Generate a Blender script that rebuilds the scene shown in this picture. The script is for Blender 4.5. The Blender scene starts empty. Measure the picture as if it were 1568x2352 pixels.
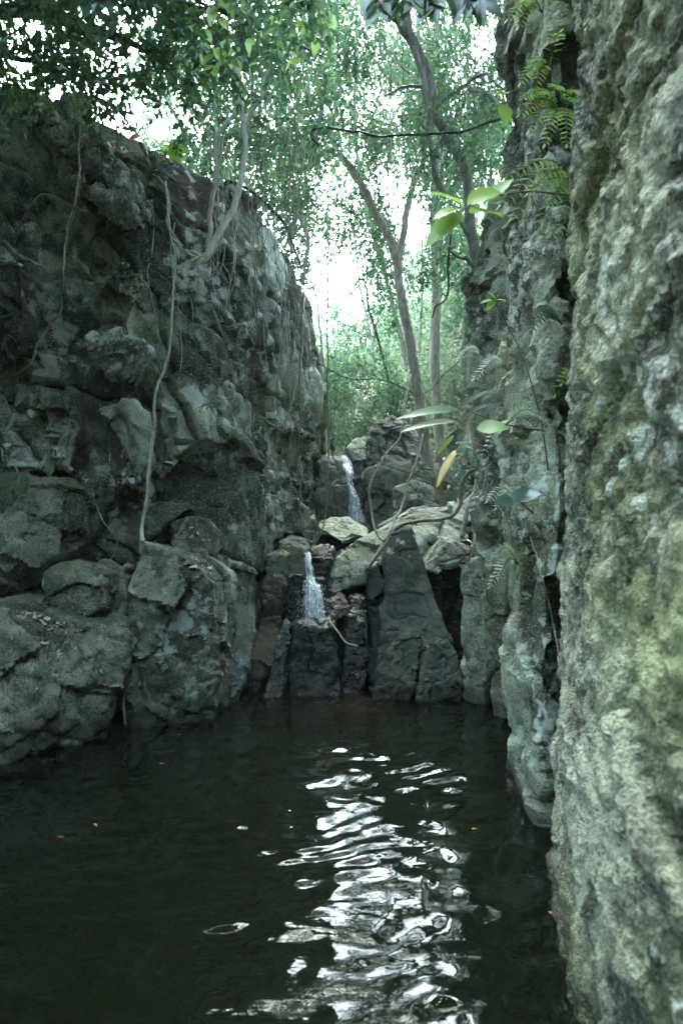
import bpy, math, numpy as np
from mathutils import Vector, Matrix

# ------------------------------------------------------------------ camera, sky, sun, exposure
scene = bpy.context.scene
C = scene.collection
F, CX, CY, H = 1440.0, 784.0, 1176.0, 1.6          # focal length, centre (in a 1568 x 2352 frame), eye height
cam_d = bpy.data.cameras.new('camera'); cam = bpy.data.objects.new('camera', cam_d); C.objects.link(cam)
cam_d.sensor_fit = 'VERTICAL'; cam_d.sensor_height = 36.0; cam_d.lens = 36.0 * F / 2352.0
cam_d.clip_start = 0.05; cam_d.clip_end = 2000
cam.location = (0, 0, H); cam.rotation_euler = (math.radians(90), 0, 0)
cam_d.dof.use_dof = True; cam_d.dof.focus_distance = 5.6; cam_d.dof.aperture_fstop = 2.4
scene.camera = cam

SUN_EL, SUN_AZ = math.radians(63), math.radians(6)    # azimuth clockwise from +Y
w = bpy.data.worlds.new('World'); scene.world = w; w.use_nodes = True
nt = w.node_tree; nt.nodes.clear()
sky = nt.nodes.new('ShaderNodeTexSky'); sky.sky_type = 'NISHITA'; sky.sun_disc = False
sky.sun_elevation = SUN_EL; sky.sun_rotation = SUN_AZ
sky.air_density = 1.0; sky.dust_density = 4.0; sky.ozone_density = 1.0
bg = nt.nodes.new('ShaderNodeBackground'); bg.inputs['Strength'].default_value = 0.15
ou = nt.nodes.new('ShaderNodeOutputWorld')
hs = nt.nodes.new('ShaderNodeHueSaturation'); hs.inputs['Saturation'].default_value = 0.7      # thin white overcast
nt.links.new(sky.outputs[0], hs.inputs['Color']); tn = nt.nodes.new('ShaderNodeMix'); tn.data_type = 'RGBA'; tn.blend_type = 'MULTIPLY'; tn.inputs[0].default_value = 1.0; tn.inputs[7].default_value = (0.84, 1.0, 0.97, 1)
nt.links.new(hs.outputs[0], tn.inputs[6]); nt.links.new(tn.outputs[2], bg.inputs[0]); nt.links.new(bg.outputs[0], ou.inputs[0])
sd = bpy.data.lights.new('sun', 'SUN'); sd.energy = 0.5; sd.angle = math.radians(10); sd.color = (1.0, 0.99, 0.96)
sun = bpy.data.objects.new('sun', sd); C.objects.link(sun)
sdir = Vector((math.sin(SUN_AZ) * math.cos(SUN_EL), math.cos(SUN_AZ) * math.cos(SUN_EL), math.sin(SUN_EL)))
sun.rotation_euler = sdir.to_track_quat('Z', 'Y').to_euler(); sun.location = sdir * 60
vs = scene.view_settings
vs.view_transform = 'Standard'; vs.look = 'None'; vs.gamma = 1.0; vs.use_curve_mapping = False; vs.exposure = 5.15
cy = scene.cycles
cy.use_denoising = True; cy.max_bounces = 5; cy.diffuse_bounces = 3; cy.glossy_bounces = 3; cy.transmission_bounces = 4
cy.transparent_max_bounces = 8; cy.volume_bounces = 1; cy.caustics_reflective = False; cy.caustics_refractive = False

# ------------------------------------------------------------------ helpers
def P(px, py, Y):
    return np.array([(px - CX) / F * Y, Y, H + (CY - py) / F * Y])

def hsh(ix, iy, iz, seed):
    h = (ix.astype(np.int64) * 73856093) ^ (iy.astype(np.int64) * 19349663) ^ (iz.astype(np.int64) * 83492791) ^ (seed * 2654435761)
    h = (h & 0xFFFFFFFF).astype(np.uint64)
    h = ((h ^ (h >> np.uint64(16))) * np.uint64(0x45d9f3b)) & np.uint64(0xFFFFFFFF)
    h = ((h ^ (h >> np.uint64(16))) * np.uint64(0x45d9f3b)) & np.uint64(0xFFFFFFFF)
    h = h ^ (h >> np.uint64(16))
    return h.astype(np.float64) / 4294967296.0

def vnoise(Q, seed=0):
    b = np.floor(Q); f = Q - b; b = b.astype(np.int64)
    f = f * f * f * (f * (f * 6 - 15) + 10)
    r = 0
    for dx in (0, 1):
        wx = f[:, 0] if dx else 1 - f[:, 0]
        for dy in (0, 1):
            wy = f[:, 1] if dy else 1 - f[:, 1]
            for dz in (0, 1):
                wz = f[:, 2] if dz else 1 - f[:, 2]
                r = r + wx * wy * wz * hsh(b[:, 0] + dx, b[:, 1] + dy, b[:, 2] + dz, seed)
    return r * 2 - 1

def fbm(Q, seed=0, octv=4, gain=0.5):
    a, r, s = 1.0, 0, 1.0
    for o in range(octv):
        r = r + a * vnoise(Q * s + 17.3 * o, seed + o * 7); a *= gain; s *= 2.03
    return r

def facets(Q, seed, tilt):
    """each cell of a jittered lattice is a tilted facet: returns its height and the distance to the joint"""
    b = np.floor(Q).astype(np.int64)
    n = len(Q); f1 = np.full(n, 1e9); f2 = np.full(n, 1e9)
    val = np.zeros(n)
    for dx in (-1, 0, 1):
        for dy in (-1, 0, 1):
            for dz in (-1, 0, 1):
                cx, cy_, cz = b[:, 0] + dx, b[:, 1] + dy, b[:, 2] + dz
                px = cx + hsh(cx, cy_, cz, seed); py = cy_ + hsh(cx, cy_, cz, seed + 1); pz = cz + hsh(cx, cy_, cz, seed + 2)
                ex, ey, ez = Q[:, 0] - px, Q[:, 1] - py, Q[:, 2] - pz
                d = ex * ex + ey * ey + ez * ez
                m = d < f1
                f2 = np.where(m, f1, np.minimum(f2, d)); f1 = np.where(m, d, f1)
                if m.any():
                    g = [hsh(cx[m], cy_[m], cz[m], seed + 3 + k) * 2 - 1 for k in range(4)]
                    val[m] = g[3] + tilt * (g[0] * ex[m] + g[1] * ey[m] + g[2] * ez[m])
    return val, np.sqrt(f2) - np.sqrt(f1)

def joints(V, fam, seed, warp=0.10):
    """rock broken along families of parallel joint planes: (normal, spacing) each; returns block offset and distance to the nearest joint"""
    wq = np.stack([fbm(V * 1.1, seed + 90 + k, 3) for k in range(3)], 1) * warp
    ids, dist, prev = [], np.full(len(V), 9.0), 0
    loc = []
    for i, (nv, sp) in enumerate(fam):
        nv = np.array(nv) / np.linalg.norm(nv)
        q = (V + wq) @ nv / sp + (0 if i == 0 else hsh(prev, prev * 0 + i, prev * 0, seed) * 1.0)
        c = np.floor(q).astype(np.int64); f = q - c
        f = f + 0.0
        dist = np.minimum(dist, np.minimum(f, 1 - f) * sp); ids.append(c); loc.append(f - 0.5); prev = c if i == 0 else prev * 31 + c
    g = [hsh(ids[0], ids[1], ids[2], seed + 5 + k) * 2 - 1 for k in range(4)]
    return g[0] + 0.9 * (g[1] * loc[0] + g[2] * loc[1] + g[3] * loc[2]), dist

def np_mesh(name, V, faces, smooth=True):
    """faces: list of integer arrays (n,3) or (n,4)"""
    me = bpy.data.meshes.new(name)
    V = np.asarray(V, dtype=np.float32)
    faces = [np.asarray(f, dtype=np.int32) for f in faces if len(f)]
    loops = np.concatenate([f.ravel() for f in faces])
    sizes = np.concatenate([np.full(len(f), f.shape[1], dtype=np.int32) for f in faces])
    starts = np.concatenate([[0], np.cumsum(sizes)[:-1]]).astype(np.int32)
    me.vertices.add(len(V)); me.vertices.foreach_set('co', V.ravel())
    me.loops.add(len(loops)); me.loops.foreach_set('vertex_index', loops)
    me.polygons.add(len(sizes)); me.polygons.foreach_set('loop_start', starts); me.polygons.foreach_set('loop_total', sizes)
    me.polygons.foreach_set('use_smooth', np.full(len(sizes), smooth, dtype=bool))
    me.update(calc_edges=True)
    return me

def tag(o, label=None, cat=None, group=None, kind=None):
    if label: o['label'] = label
    if cat: o['category'] = cat
    if group: o['group'] = group
    if kind: o['kind'] = kind
    return o

def obj(name, me, mat=None, parent=None, loc=None):
    o = bpy.data.objects.new(name, me); C.objects.link(o)
    if mat is not None and len(me.materials) == 0: me.materials.append(mat)
    if parent is not None: o.parent = parent
    if loc is not None: o.location = loc
    return o

def empty(name, loc):
    o = bpy.data.objects.new(name, None); C.objects.link(o); o.location = [float(v) for v in loc]; o.empty_display_size = 0.05
    return o

def centred(name, V, faces, mat, parent=None, smooth=True, base=True):
    """a mesh whose origin sits at its own base"""
    V = np.asarray(V, dtype=np.float64)
    if parent is None:
        c = np.array([V[:, 0].mean(), V[:, 1].mean(), V[:, 2].min() if base else V[:, 2].mean()])
        return obj(name, np_mesh(name, V - c, faces, smooth), mat, None, c)
    c = np.array(parent.location) if parent.parent is None else np.array(parent.parent.location) + np.array(parent.location)
    return obj(name, np_mesh(name, V - c, faces, smooth), mat, parent)

def ss(a, b, x): t = np.clip((x - a) / (b - a), 0, 1); return t * t * (3 - 2 * t)

# ------------------------------------------------------------------ materials
def new_mat(name):
    m = bpy.data.materials.new(name); m.use_nodes = True
    t = m.node_tree; t.nodes.clear()
    out = t.nodes.new('ShaderNodeOutputMaterial')
    return m, t, out

class N:
    def __init__(s, t): s.t = t
    def __call__(s, typ, **kw):
        n = s.t.nodes.new('ShaderNode' + typ)
        for k, v in kw.items():
            if k.startswith('i_'):
                key = k[2:]
                n.inputs[int(key) if key.isdigit() else key.replace('_', ' ')].default_value = v
            else: setattr(n, k, v)
        return n
    def L(s, a, b): s.t.links.new(a, b)

def noise_n(n, vec, scale, detail=6, rough=0.6, dist=0.0):
    x = n('TexNoise'); x.inputs['Scale'].default_value = scale; x.inputs['Detail'].default_value = detail
    x.inputs['Roughness'].default_value = rough; x.inputs['Distortion'].default_value = dist
    n.L(vec, x.inputs['Vector']); return x.outputs['Fac']

def ramp_n(n, fac, lo, hi):
    x = n('MapRange'); x.interpolation_type = 'SMOOTHSTEP'
    x.inputs['From Min'].default_value = lo; x.inputs['From Max'].default_value = hi
    n.L(fac, x.inputs['Value']); return x.outputs['Result']

def math_n(n, op, a, b=None):
    x = n('Math'); x.operation = op
    for i, v in enumerate((a, b)):
        if v is None: continue
        if isinstance(v, (int, float)): x.inputs[i].default_value = v
        else: n.L(v, x.inputs[i])
    return x.outputs[0]

def mix_c(n, fac, a, b):
    x = n('Mix'); x.data_type = 'RGBA'
    for sock, v in ((x.inputs[0], fac), (x.inputs[6], a), (x.inputs[7], b)):
        if isinstance(v, (int, float)): sock.default_value = v
        elif isinstance(v, tuple): sock.default_value = (*v, 1.0)
        else: n.L(v, sock)
    return x.outputs[2]

MP = {}          # per material: how much lichen, moss, rust, wet stone its rocks carry
def rock_mat(name, dark, light, lichen=0.3, lichen_c=(0.42, 0.47, 0.43), moss=0.0, moss_c=(0.10, 0.13, 0.03),
             rust=0.0, rough=0.8, bump=0.6, wet=0.0, lscale=7.0, fine=1.0, finb=0.22):
    dark = tuple(a_ * b_ for a_, b_ in zip(dark, (0.86, 1.0, 0.90))); light = tuple(a_ * b_ for a_, b_ in zip(light, (0.87, 1.0, 0.91)))
    m, t, out = new_mat(name); n = N(t)
    geo = n('NewGeometry'); pos = geo.outputs['Position']
    at = n('VertexColor'); at.layer_name = 'growth'
    sp = n('SeparateColor'); n.L(at.outputs['Color'], sp.inputs[0])
    tone, moss_m, lich_m = sp.outputs[0], sp.outputs[1], sp.outputs[2]; rust_wet = at.outputs['Alpha']
    nz = n('TexNoise'); nz.inputs['Scale'].default_value = 9.0; nz.inputs['Detail'].default_value = 5; nz.inputs['Roughness'].default_value = 0.68
    n.L(pos, nz.inputs['Vector']); mid = nz.outputs['Fac']
    fin = noise_n(n, pos, 60.0 * fine, 3, 0.7)
    k = ramp_n(n, math_n(n, 'ADD', math_n(n, 'MULTIPLY', tone, 0.5), math_n(n, 'MULTIPLY', mid, 0.5)), 0.41, 0.62)
    col = mix_c(n, k, dark, light)
    col = mix_c(n, math_n(n, 'MULTIPLY', ramp_n(n, fin, 0.5, 0.75), 0.5), col, tuple(min(1, c * 1.8) for c in light))
    col = mix_c(n, math_n(n, 'MULTIPLY', ramp_n(n, fin, 0.48, 0.32), 0.75), col, tuple(c * 0.45 for c in dark))
    if rust > 0: col = mix_c(n, math_n(n, 'MULTIPLY', ramp_n(n, math_n(n, 'ADD', math_n(n, 'MULTIPLY', rust_wet, 0.7), math_n(n, 'MULTIPLY', mid, 0.3)), 0.70 - 0.35 * rust, 0.85 - 0.3 * rust), 0.75), col, (0.075, 0.048, 0.034))
    if moss > 0:
        r = ramp_n(n, math_n(n, 'ADD', math_n(n, 'MULTIPLY', moss_m, 0.62), math_n(n, 'MULTIPLY', mid, 0.38)), 0.40, 0.66)
        mc = mix_c(n, fin, tuple(c * 0.55 for c in moss_c), tuple(c * 1.5 for c in moss_c))
        col = mix_c(n, math_n(n, 'MULTIPLY', r, 0.7), col, mc)
    if lichen > 0:
        vo = n('TexVoronoi'); vo.inputs['Scale'].default_value = lscale
        wv = n('VectorMath'); wv.operation = 'ADD'
        sc = n('VectorMath'); sc.operation = 'SCALE'; sc.inputs['Scale'].default_value = 0.2
        n.L(nz.outputs['Color'], sc.inputs[0]); n.L(pos, wv.inputs[0]); n.L(sc.outputs[0], wv.inputs[1]); n.L(wv.outputs[0], vo.inputs['Vector'])
        lm = math_n(n, 'SUBTRACT', math_n(n, 'ADD', lich_m, math_n(n, 'MULTIPLY', fin, 0.5)), vo.outputs['Distance'])
        mask = ramp_n(n, lm, 0.20, 0.42)
        lc = mix_c(n, mid, tuple(c * 0.65 for c in lichen_c), tuple(min(1, c * 1.3) for c in lichen_c))
        col = mix_c(n, math_n(n, 'MULTIPLY', mask, 0.75), col, lc)
    b = n('BsdfPrincipled'); b.inputs['Specular IOR Level'].default_value = 0.35
    # splash band just above the pool: wet and darker stone
    sx = n('SeparateXYZ'); n.L(pos, sx.inputs[0])
    wetf = ramp_n(n, math_n(n, 'ADD', sx.outputs[2], math_n(n, 'MULTIPLY', mid, -0.25)), 0.10, -0.05)
    if wet > 0: wetf = math_n(n, 'MAXIMUM', wetf, ramp_n(n, math_n(n, 'ADD', math_n(n, 'MULTIPLY', rust_wet, 0.6), math_n(n, 'MULTIPLY', mid, 0.4)), 0.62 - 0.45 * wet, 0.72 - 0.35 * wet))
    col = mix_c(n, math_n(n, 'MULTIPLY', wetf, 0.75), col, tuple(c * 0.4 for c in dark))
    n.L(col, b.inputs['Base Color'])
    rr = n('MapRange'); rr.inputs['To Min'].default_value = rough; rr.inputs['To Max'].default_value = 0.25
    n.L(wetf, rr.inputs['Value']); n.L(rr.outputs[0], b.inputs['Roughness'])
    hgt = math_n(n, 'ADD', math_n(n, 'MULTIPLY', mid, 0.7), math_n(n, 'MULTIPLY', fin, finb))
    bm = n('Bump'); bm.inputs['Strength'].default_value = bump; bm.inputs['Distance'].default_value = 0.05
    n.L(hgt, bm.inputs['Height']); n.L(bm.outputs[0], b.inputs['Normal'])
    n.L(b.outputs[0], out.inputs[0])
    MP[name] = (lichen, moss)
    return m

M = {}
M['cliff'] = rock_mat('cliff_rock', (0.042, 0.041, 0.034), (0.33, 0.32, 0.27), lichen=1.0, lichen_c=(0.50, 0.55, 0.50), moss=0.25, moss_c=(0.06, 0.075, 0.025), rust=0.28, bump=0.5)
M['pale_ledge'] = rock_mat('pale_ledge_rock', (0.10, 0.10, 0.09), (0.34, 0.34, 0.31), lichen=1.0, lichen_c=(0.48, 0.53, 0.50), moss=0.1, bump=0.9)
M['ledge'] = rock_mat('ledge_rock', (0.036, 0.035, 0.028), (0.21, 0.203, 0.165), lichen=0.75, lichen_c=(0.30, 0.37, 0.33), moss=0.4, moss_c=(0.055, 0.065, 0.025), bump=0.6, lscale=9)
M['boulder'] = rock_mat('boulder_rock', (0.06, 0.06, 0.05), (0.23, 0.23, 0.195), lichen=0.4, lichen_c=(0.36, 0.42, 0.40), moss=0.35, moss_c=(0.075, 0.09, 0.04), bump=0.6)
M['mono'] = rock_mat('monolith_rock', (0.045, 0.045, 0.038), (0.125, 0.122, 0.105), lichen=0.25, moss=0.35, moss_c=(0.06, 0.07, 0.03), bump=0.5, fine=1.5)
M['wet'] = rock_mat('wet_rock', (0.018, 0.020, 0.019), (0.06, 0.062, 0.056), lichen=0.2, lichen_c=(0.20, 0.25, 0.25), moss=0.25, moss_c=(0.025, 0.04, 0.03), wet=0.8, bump=0.7)
M['rust'] = rock_mat('brown_rock', (0.045, 0.032, 0.025), (0.15, 0.105, 0.08), lichen=0.1, moss=0.2, rust=0.7, wet=0.35, bump=0.7)
M['purple'] = rock_mat('purple_rock', (0.035, 0.020, 0.022), (0.14, 0.085, 0.085), lichen=0.0, rust=0.4, wet=0.6, bump=0.8)
M['pale'] = rock_mat('pale_wet_rock', (0.09, 0.10, 0.10), (0.30, 0.32, 0.32), lichen=0.3, moss=0.3, moss_c=(0.06, 0.09, 0.06), wet=0.5, bump=0.8)
M['near'] = rock_mat('mossy_rock', (0.050, 0.045, 0.034), (0.36, 0.335, 0.27), lichen=1.0, lichen_c=(0.44, 0.48, 0.43), moss=0.95, moss_c=(0.21, 0.245, 0.10), bump=1.0, lscale=11, fine=0.9, finb=0.8)
M['second'] = rock_mat('lichen_rock', (0.062, 0.058, 0.044), (0.30, 0.29, 0.235), lichen=0.9, lichen_c=(0.42, 0.47, 0.42), moss=0.75, moss_c=(0.15, 0.175, 0.065), bump=1.0, lscale=10)
M['far'] = rock_mat('far_rock', (0.05, 0.05, 0.045), (0.15, 0.15, 0.135), lichen=0.4, moss=0.4, moss_c=(0.08, 0.10, 0.05), bump=0.6)

# ------------------------------------------------------------------ rocks
def hull_bm(bm, pts):
    import bmesh
    vs_ = [bm.verts.new([float(c) for c in p]) for p in pts]
    bm.verts.ensure_lookup_table()
    r = bmesh.ops.convex_hull(bm, input=vs_)
    junk = [v for v in r['geom_interior'] if isinstance(v, bmesh.types.BMVert) and v.is_valid]
    junk += [v for v in r['geom_unused'] if isinstance(v, bmesh.types.BMVert) and v.is_valid]
    if junk: bmesh.ops.delete(bm, geom=list(set(junk)), context='VERTS')

def S(pts, back=0.5, shrink=0.9):
    """stone body: front outline points, pushed back by a depth (number = along Y, tuple = any direction)"""
    A = np.array([P(*p) if len(p) == 3 else np.array(p[:3]) for p in pts])
    d = np.array((0, back, 0)) if isinstance(back, (int, float)) else np.array(back)
    c = A.mean(0)
    return np.vstack([A, c + (A - c) * shrink + d])

def W(*pts):                        # world points
    return np.array(pts, dtype=float)

def rock_mesh(name, hulls, vox=0.03, smooth=2, amp=0.05, cell=0.35, amp2=0.018, cell2=0.11, fb=0.02, fbs=2.5,
              crack=0.02, seed=1, frame=None, tilt=1.1, extra=None, mat=None):
    import bmesh
    bm = bmesh.new()
    for h in hulls: hull_bm(bm, h)
    me = bpy.data.meshes.new(name + '_hull'); bm.to_mesh(me); bm.free()
    o = bpy.data.objects.new('tmp', me); C.objects.link(o)
    md = o.modifiers.new('r', 'REMESH'); md.mode = 'VOXEL'; md.voxel_size = vox; md.adaptivity = 0
    dg = bpy.context.evaluated_depsgraph_get()
    m2 = bpy.data.meshes.new_from_object(o.evaluated_get(dg))
    bpy.data.objects.remove(o); bpy.data.meshes.remove(me)
    n = len(m2.vertices); V = np.empty(n * 3); m2.vertices.foreach_get('co', V); V = V.reshape(-1, 3)
    E = np.empty(len(m2.edges) * 2, dtype=np.int64); m2.edges.foreach_get('vertices', E); E = E.reshape(-1, 2)
    deg = np.bincount(E.ravel(), minlength=n).astype(float)
    for _ in range(smooth):
        A = np.zeros_like(V)
        for k in range(3):
            A[:, k] = np.bincount(E[:, 0], V[E[:, 1], k], n) + np.bincount(E[:, 1], V[E[:, 0], k], n)
        V = V * 0.4 + 0.6 * A / np.maximum(deg, 1)[:, None]
    m2.vertices.foreach_set('co', V.ravel().astype(np.float32)); m2.update()
    Nn = np.empty(n * 3, dtype=np.float32); m2.vertex_normals.foreach_get('vector', Nn); Nn = Nn.reshape(-1, 3).astype(float)
    Q = V if frame is None else V @ np.array(frame).T
    wq = np.stack([fbm(Q * 2.2 / cell * 0.35, seed + 50 + k, 3) for k in range(3)], 1)
    D = np.zeros(n); tint = np.zeros(n)
    cm = ss(-0.1, 0.35, vnoise(V * 1.7 / max(cell, 0.1) * 0.4, seed + 70))
    if amp:
        v1, e1 = facets(Q / cell + wq * 0.22, seed, tilt)
        D += amp * v1 - crack * cm * np.exp(-(e1 / 0.035) ** 2); tint += 0.30 * v1
    if amp2:
        v2, e2 = facets(Q / cell2 + wq * 0.45, seed + 11, tilt)
        D += amp2 * v2 - 0.4 * crack * cm * np.exp(-(e2 / 0.06) ** 2); tint += 0.14 * v2
    if amp2:
        v3, e3 = facets(Q / (cell2 * 0.42) + wq * 0.6, seed + 27, tilt); D += 0.28 * amp2 * v3
    D += fb * fbm(V * fbs, seed + 23, 5, 0.52)
    if extra is not None: D += extra(V, Nn)
    V = V + Nn * D[:, None]
    m2.vertices.foreach_set('co', V.ravel().astype(np.float32))
    lich, moss = MP[mat.name]
    g = np.empty((n, 4))
    g[:, 0] = 0.5 + 0.5 * tint + 0.30 * fbm(V * 1.6, seed + 31, 4)
    g[:, 1] = 0.18 + 0.30 * moss + 0.30 * fbm(V * 1.5, seed + 32, 4) + 0.12 * Nn[:, 2]
    g[:, 2] = 0.34 * lich - 0.09 + 0.42 * fbm(V * 1.6, seed + 33, 4) + 0.06 * tint
    g[:, 3] = 0.5 + 0.42 * fbm(V * np.array([2, 2, 0.9]), seed + 34, 4)
    at = m2.color_attributes.new('growth', 'FLOAT_COLOR', 'POINT')
    at.data.foreach_set('color', np.clip(g, 0, 1).ravel().astype(np.float32))
    m2.polygons.foreach_set('use_smooth', np.ones(len(m2.polygons), dtype=bool))
    m2.set_sharp_from_angle(angle=math.radians(38)); m2.update(); m2.name = name
    return m2, V

def rock(name, label, hulls, mat, cat='boulder', kind=None, parent=None, group=None, **kw):
    me, V = rock_mesh(name, hulls, mat=M[mat], **kw)
    if parent is None:
        c = np.array([V[:, 0].mean(), V[:, 1].mean(), V[:, 2].min()])
    else: c = np.array(parent.location)
    me.vertices.foreach_set('co', (V - c).ravel().astype(np.float32)); me.update()
    o = obj(name, me, M[mat], parent, None if parent is not None else c)
    if parent is None: tag(o, label, None if kind else cat, group, kind)
    return o

def rotm(ax, deg):
    return np.array(Matrix.Rotation(math.radians(deg), 3, ax))

# ------------------------------------------------------------------ ground, pool
def ground_h(x, y):
    h = -0.9 + 1.9 * ss(6.7, 7.5, y) + 0.5 * ss(7.5, 9.2, y) + 0.9 * ss(9.3, 10.3, y) + 4.3 * ss(10.5, 24, y) + 9 * ss(22, 60, y)
    h = h + 3.6 * ss(2.6, 5.5, -x - 0.15 * y + 0.6) * ss(3.5, 6.5, y) + 4.2 * ss(1.5, 4.5, x) * ss(-2, 3, y)
    h = h + 2.2 * ss(2.5, 7, -x) * (1 - ss(3.5, 6.5, y)) + 2.5 * ss(-2.5, -8, y)
    h = h + 5 * ss(4, 18, np.abs(x - 1)) * ss(8, 20, y)
    return h
def grid_axis(a, b, fine_a, fine_b, step, far):
    mid = np.arange(fine_a, fine_b + 1e-6, step)
    lo = fine_a - np.geomspace(step, fine_a - a, far)[::-1]; hi = fine_b + np.geomspace(step, b - fine_b, far)
    return np.concatenate([lo, mid, hi])
gx = grid_axis(-110, 110, -10, 10, 0.22, 24); gy = grid_axis(-70, 160, -4, 26, 0.22, 24)
X, Y = np.meshgrid(gx, gy); Z = ground_h(X, Y)
Q = np.stack([X.ravel(), Y.ravel(), Z.ravel()], 1)
Q[:, 2] += 0.10 * fbm(Q * 1.1, 5, 4) * ss(5.8, 7, Q[:, 1])
nx, ny = len(gx), len(gy)
ii = (np.arange(ny - 1)[:, None] * nx + np.arange(nx - 1)[None, :]).ravel()
m, t, out = new_mat('forest_soil'); n = N(t)
pos = n('NewGeometry').outputs['Position']
c = mix_c(n, ramp_n(n, noise_n(n, pos, 3.0, 8, 0.7), 0.35, 0.65), (0.035, 0.028, 0.016), (0.09, 0.08, 0.045))
c = mix_c(n, ramp_n(n, noise_n(n, pos, 1.1, 5, 0.6), 0.48, 0.6), c, (0.05, 0.075, 0.03))
b = n('BsdfPrincipled'); b.inputs['Roughness'].default_value = 0.95; n.L(c, b.inputs['Base Color'])
bm_ = n('Bump'); bm_.inputs['Strength'].default_value = 0.9; bm_.inputs['Distance'].default_value = 0.08
n.L(noise_n(n, pos, 12.0, 8, 0.7), bm_.inputs['Height']); n.L(bm_.outputs[0], b.inputs['Normal']); n.L(b.outputs[0], out.inputs[0])
M['soil'] = m
tag(obj('ground', np_mesh('ground', Q, [np.stack([ii, ii + 1, ii + nx + 1, ii + nx], 1)]), M['soil']), kind='structure')

m, t, out = new_mat('pool_water'); n = N(t)
pos = n('NewGeometry').outputs['Position']
b = n('BsdfPrincipled'); b.inputs['Roughness'].default_value = 0.03; b.inputs['IOR'].default_value = 1.33
sx = n('SeparateXYZ'); n.L(pos, sx.inputs[0])
silt = math_n(n, 'MULTIPLY', ramp_n(n, noise_n(n, pos, 1.5, 4), 0.45, 0.7), ramp_n(n, sx.outputs[1], 4.6, 5.6))
n.L(mix_c(n, silt, (0.0026, 0.0036, 0.0019), (0.020, 0.012, 0.006)), b.inputs['Base Color'])
bm_ = n('Bump'); bm_.inputs['Strength'].default_value = 0.06; bm_.inputs['Distance'].default_value = 0.02
mp = n('Mapping'); mp.inputs['Scale'].default_value = (0.8, 1.6, 1); n.L(pos, mp.inputs['Vector'])
n.L(noise_n(n, mp.outputs[0], 13.0, 2, 0.5), bm_.inputs['Height']); n.L(bm_.outputs[0], b.inputs['Normal']); n.L(b.outputs[0], out.inputs[0])
M['water'] = m
wx = np.arange(-4.6, 1.9, 0.018); wy = np.arange(-1.6, 7.0, 0.018)
X, Y = np.meshgrid(wx, wy); p2 = np.stack([X.ravel(), Y.ravel(), 0 * X.ravel()], 1)
r0 = np.hypot(p2[:, 0] + 0.35, (p2[:, 1] - 5.7))
warp = 0.25 * fbm(p2 * 0.9, 91, 3)
Zw = 0.0024 * np.sin((r0 + warp) * 2 * np.pi / 0.36) + 0.0030 * np.sin((r0 * 1.0 + 1.3 * warp + 0.2 * p2[:, 0]) * 2 * np.pi / 0.165 + 1.0)
Zw += 0.0008 * np.sin((r0 + 0.8 * warp - 0.3 * p2[:, 0]) * 2 * np.pi / 0.10)
Zw = Zw * (0.50 + 0.60 * vnoise(p2 * 2.3, 77))
Zw += 0.0050 * fbm(p2 * np.array([2.6, 4.4, 1]), 12, 3, 0.45) + 0.0036 * vnoise(p2 * np.array([9, 11, 1]), 33)
p2[:, 2] = Zw
nx, ny = len(wx), len(wy); ii = (np.arange(ny - 1)[:, None] * nx + np.arange(nx - 1)[None, :]).ravel()
tag(obj('water', np_mesh('water', p2, [np.stack([ii, ii + 1, ii + nx + 1, ii + nx], 1)]), M['water']), kind='structure')

# ------------------------------------------------------------------ left cliff
dip = rotm('Y', 38) @ rotm('Z', -40)
fr = np.diag([1.0, 1.0, 0.62]) @ dip
def cliff_extra(V, Nn):
    # vertical joints on the pillar, foliation on the dome
    pil = ss(-1.35, -1.0, V[:, 0]) * (1 - ss(3.0, 3.6, V[:, 2]))
    q = np.stack([V[:, 0] * 7 + V[:, 1] * 4, V[:, 1] * 3, V[:, 2] * 0.35], 1)
    fol = ss(2.6, 3.4, V[:, 2]) * ss(-2.2, -1.6, V[:, 0])
    q2 = np.stack([V[:, 0] * 1.2, V[:, 1] * 1.2, (V[:, 2] + 0.75 * V[:, 0] + 0.2 * V[:, 1]) * 7], 1)
    jv, jd = joints(V, [((0.85, -0.5, 0.12 ), 0.50), ((0.45, 0.10, 0.88), 0.95), ((0.30, 0.95, 0.15), 0.9)], 301, 0.20)
    jv2, jd2 = joints(V, [((0.55, -0.2, 0.80), 0.24), ((0.85, -0.45, -0.25), 0.40), ((0.35, 0.9, 0.2), 0.5)], 331, 0.14)
    br = 0.10 * jv - 0.07 * np.exp(-(jd / 0.02) ** 2) + 0.018 * jv2 - 0.012 * np.exp(-(jd2 / 0.012) ** 2)
    br = br * (1 - 0.6 * np.maximum(fol, 0.75 * pil))
    return br - 0.09 * pil * np.abs(fbm(q, 61, 3)) + 0.022 * fol * fbm(q2, 71, 3)
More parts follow.
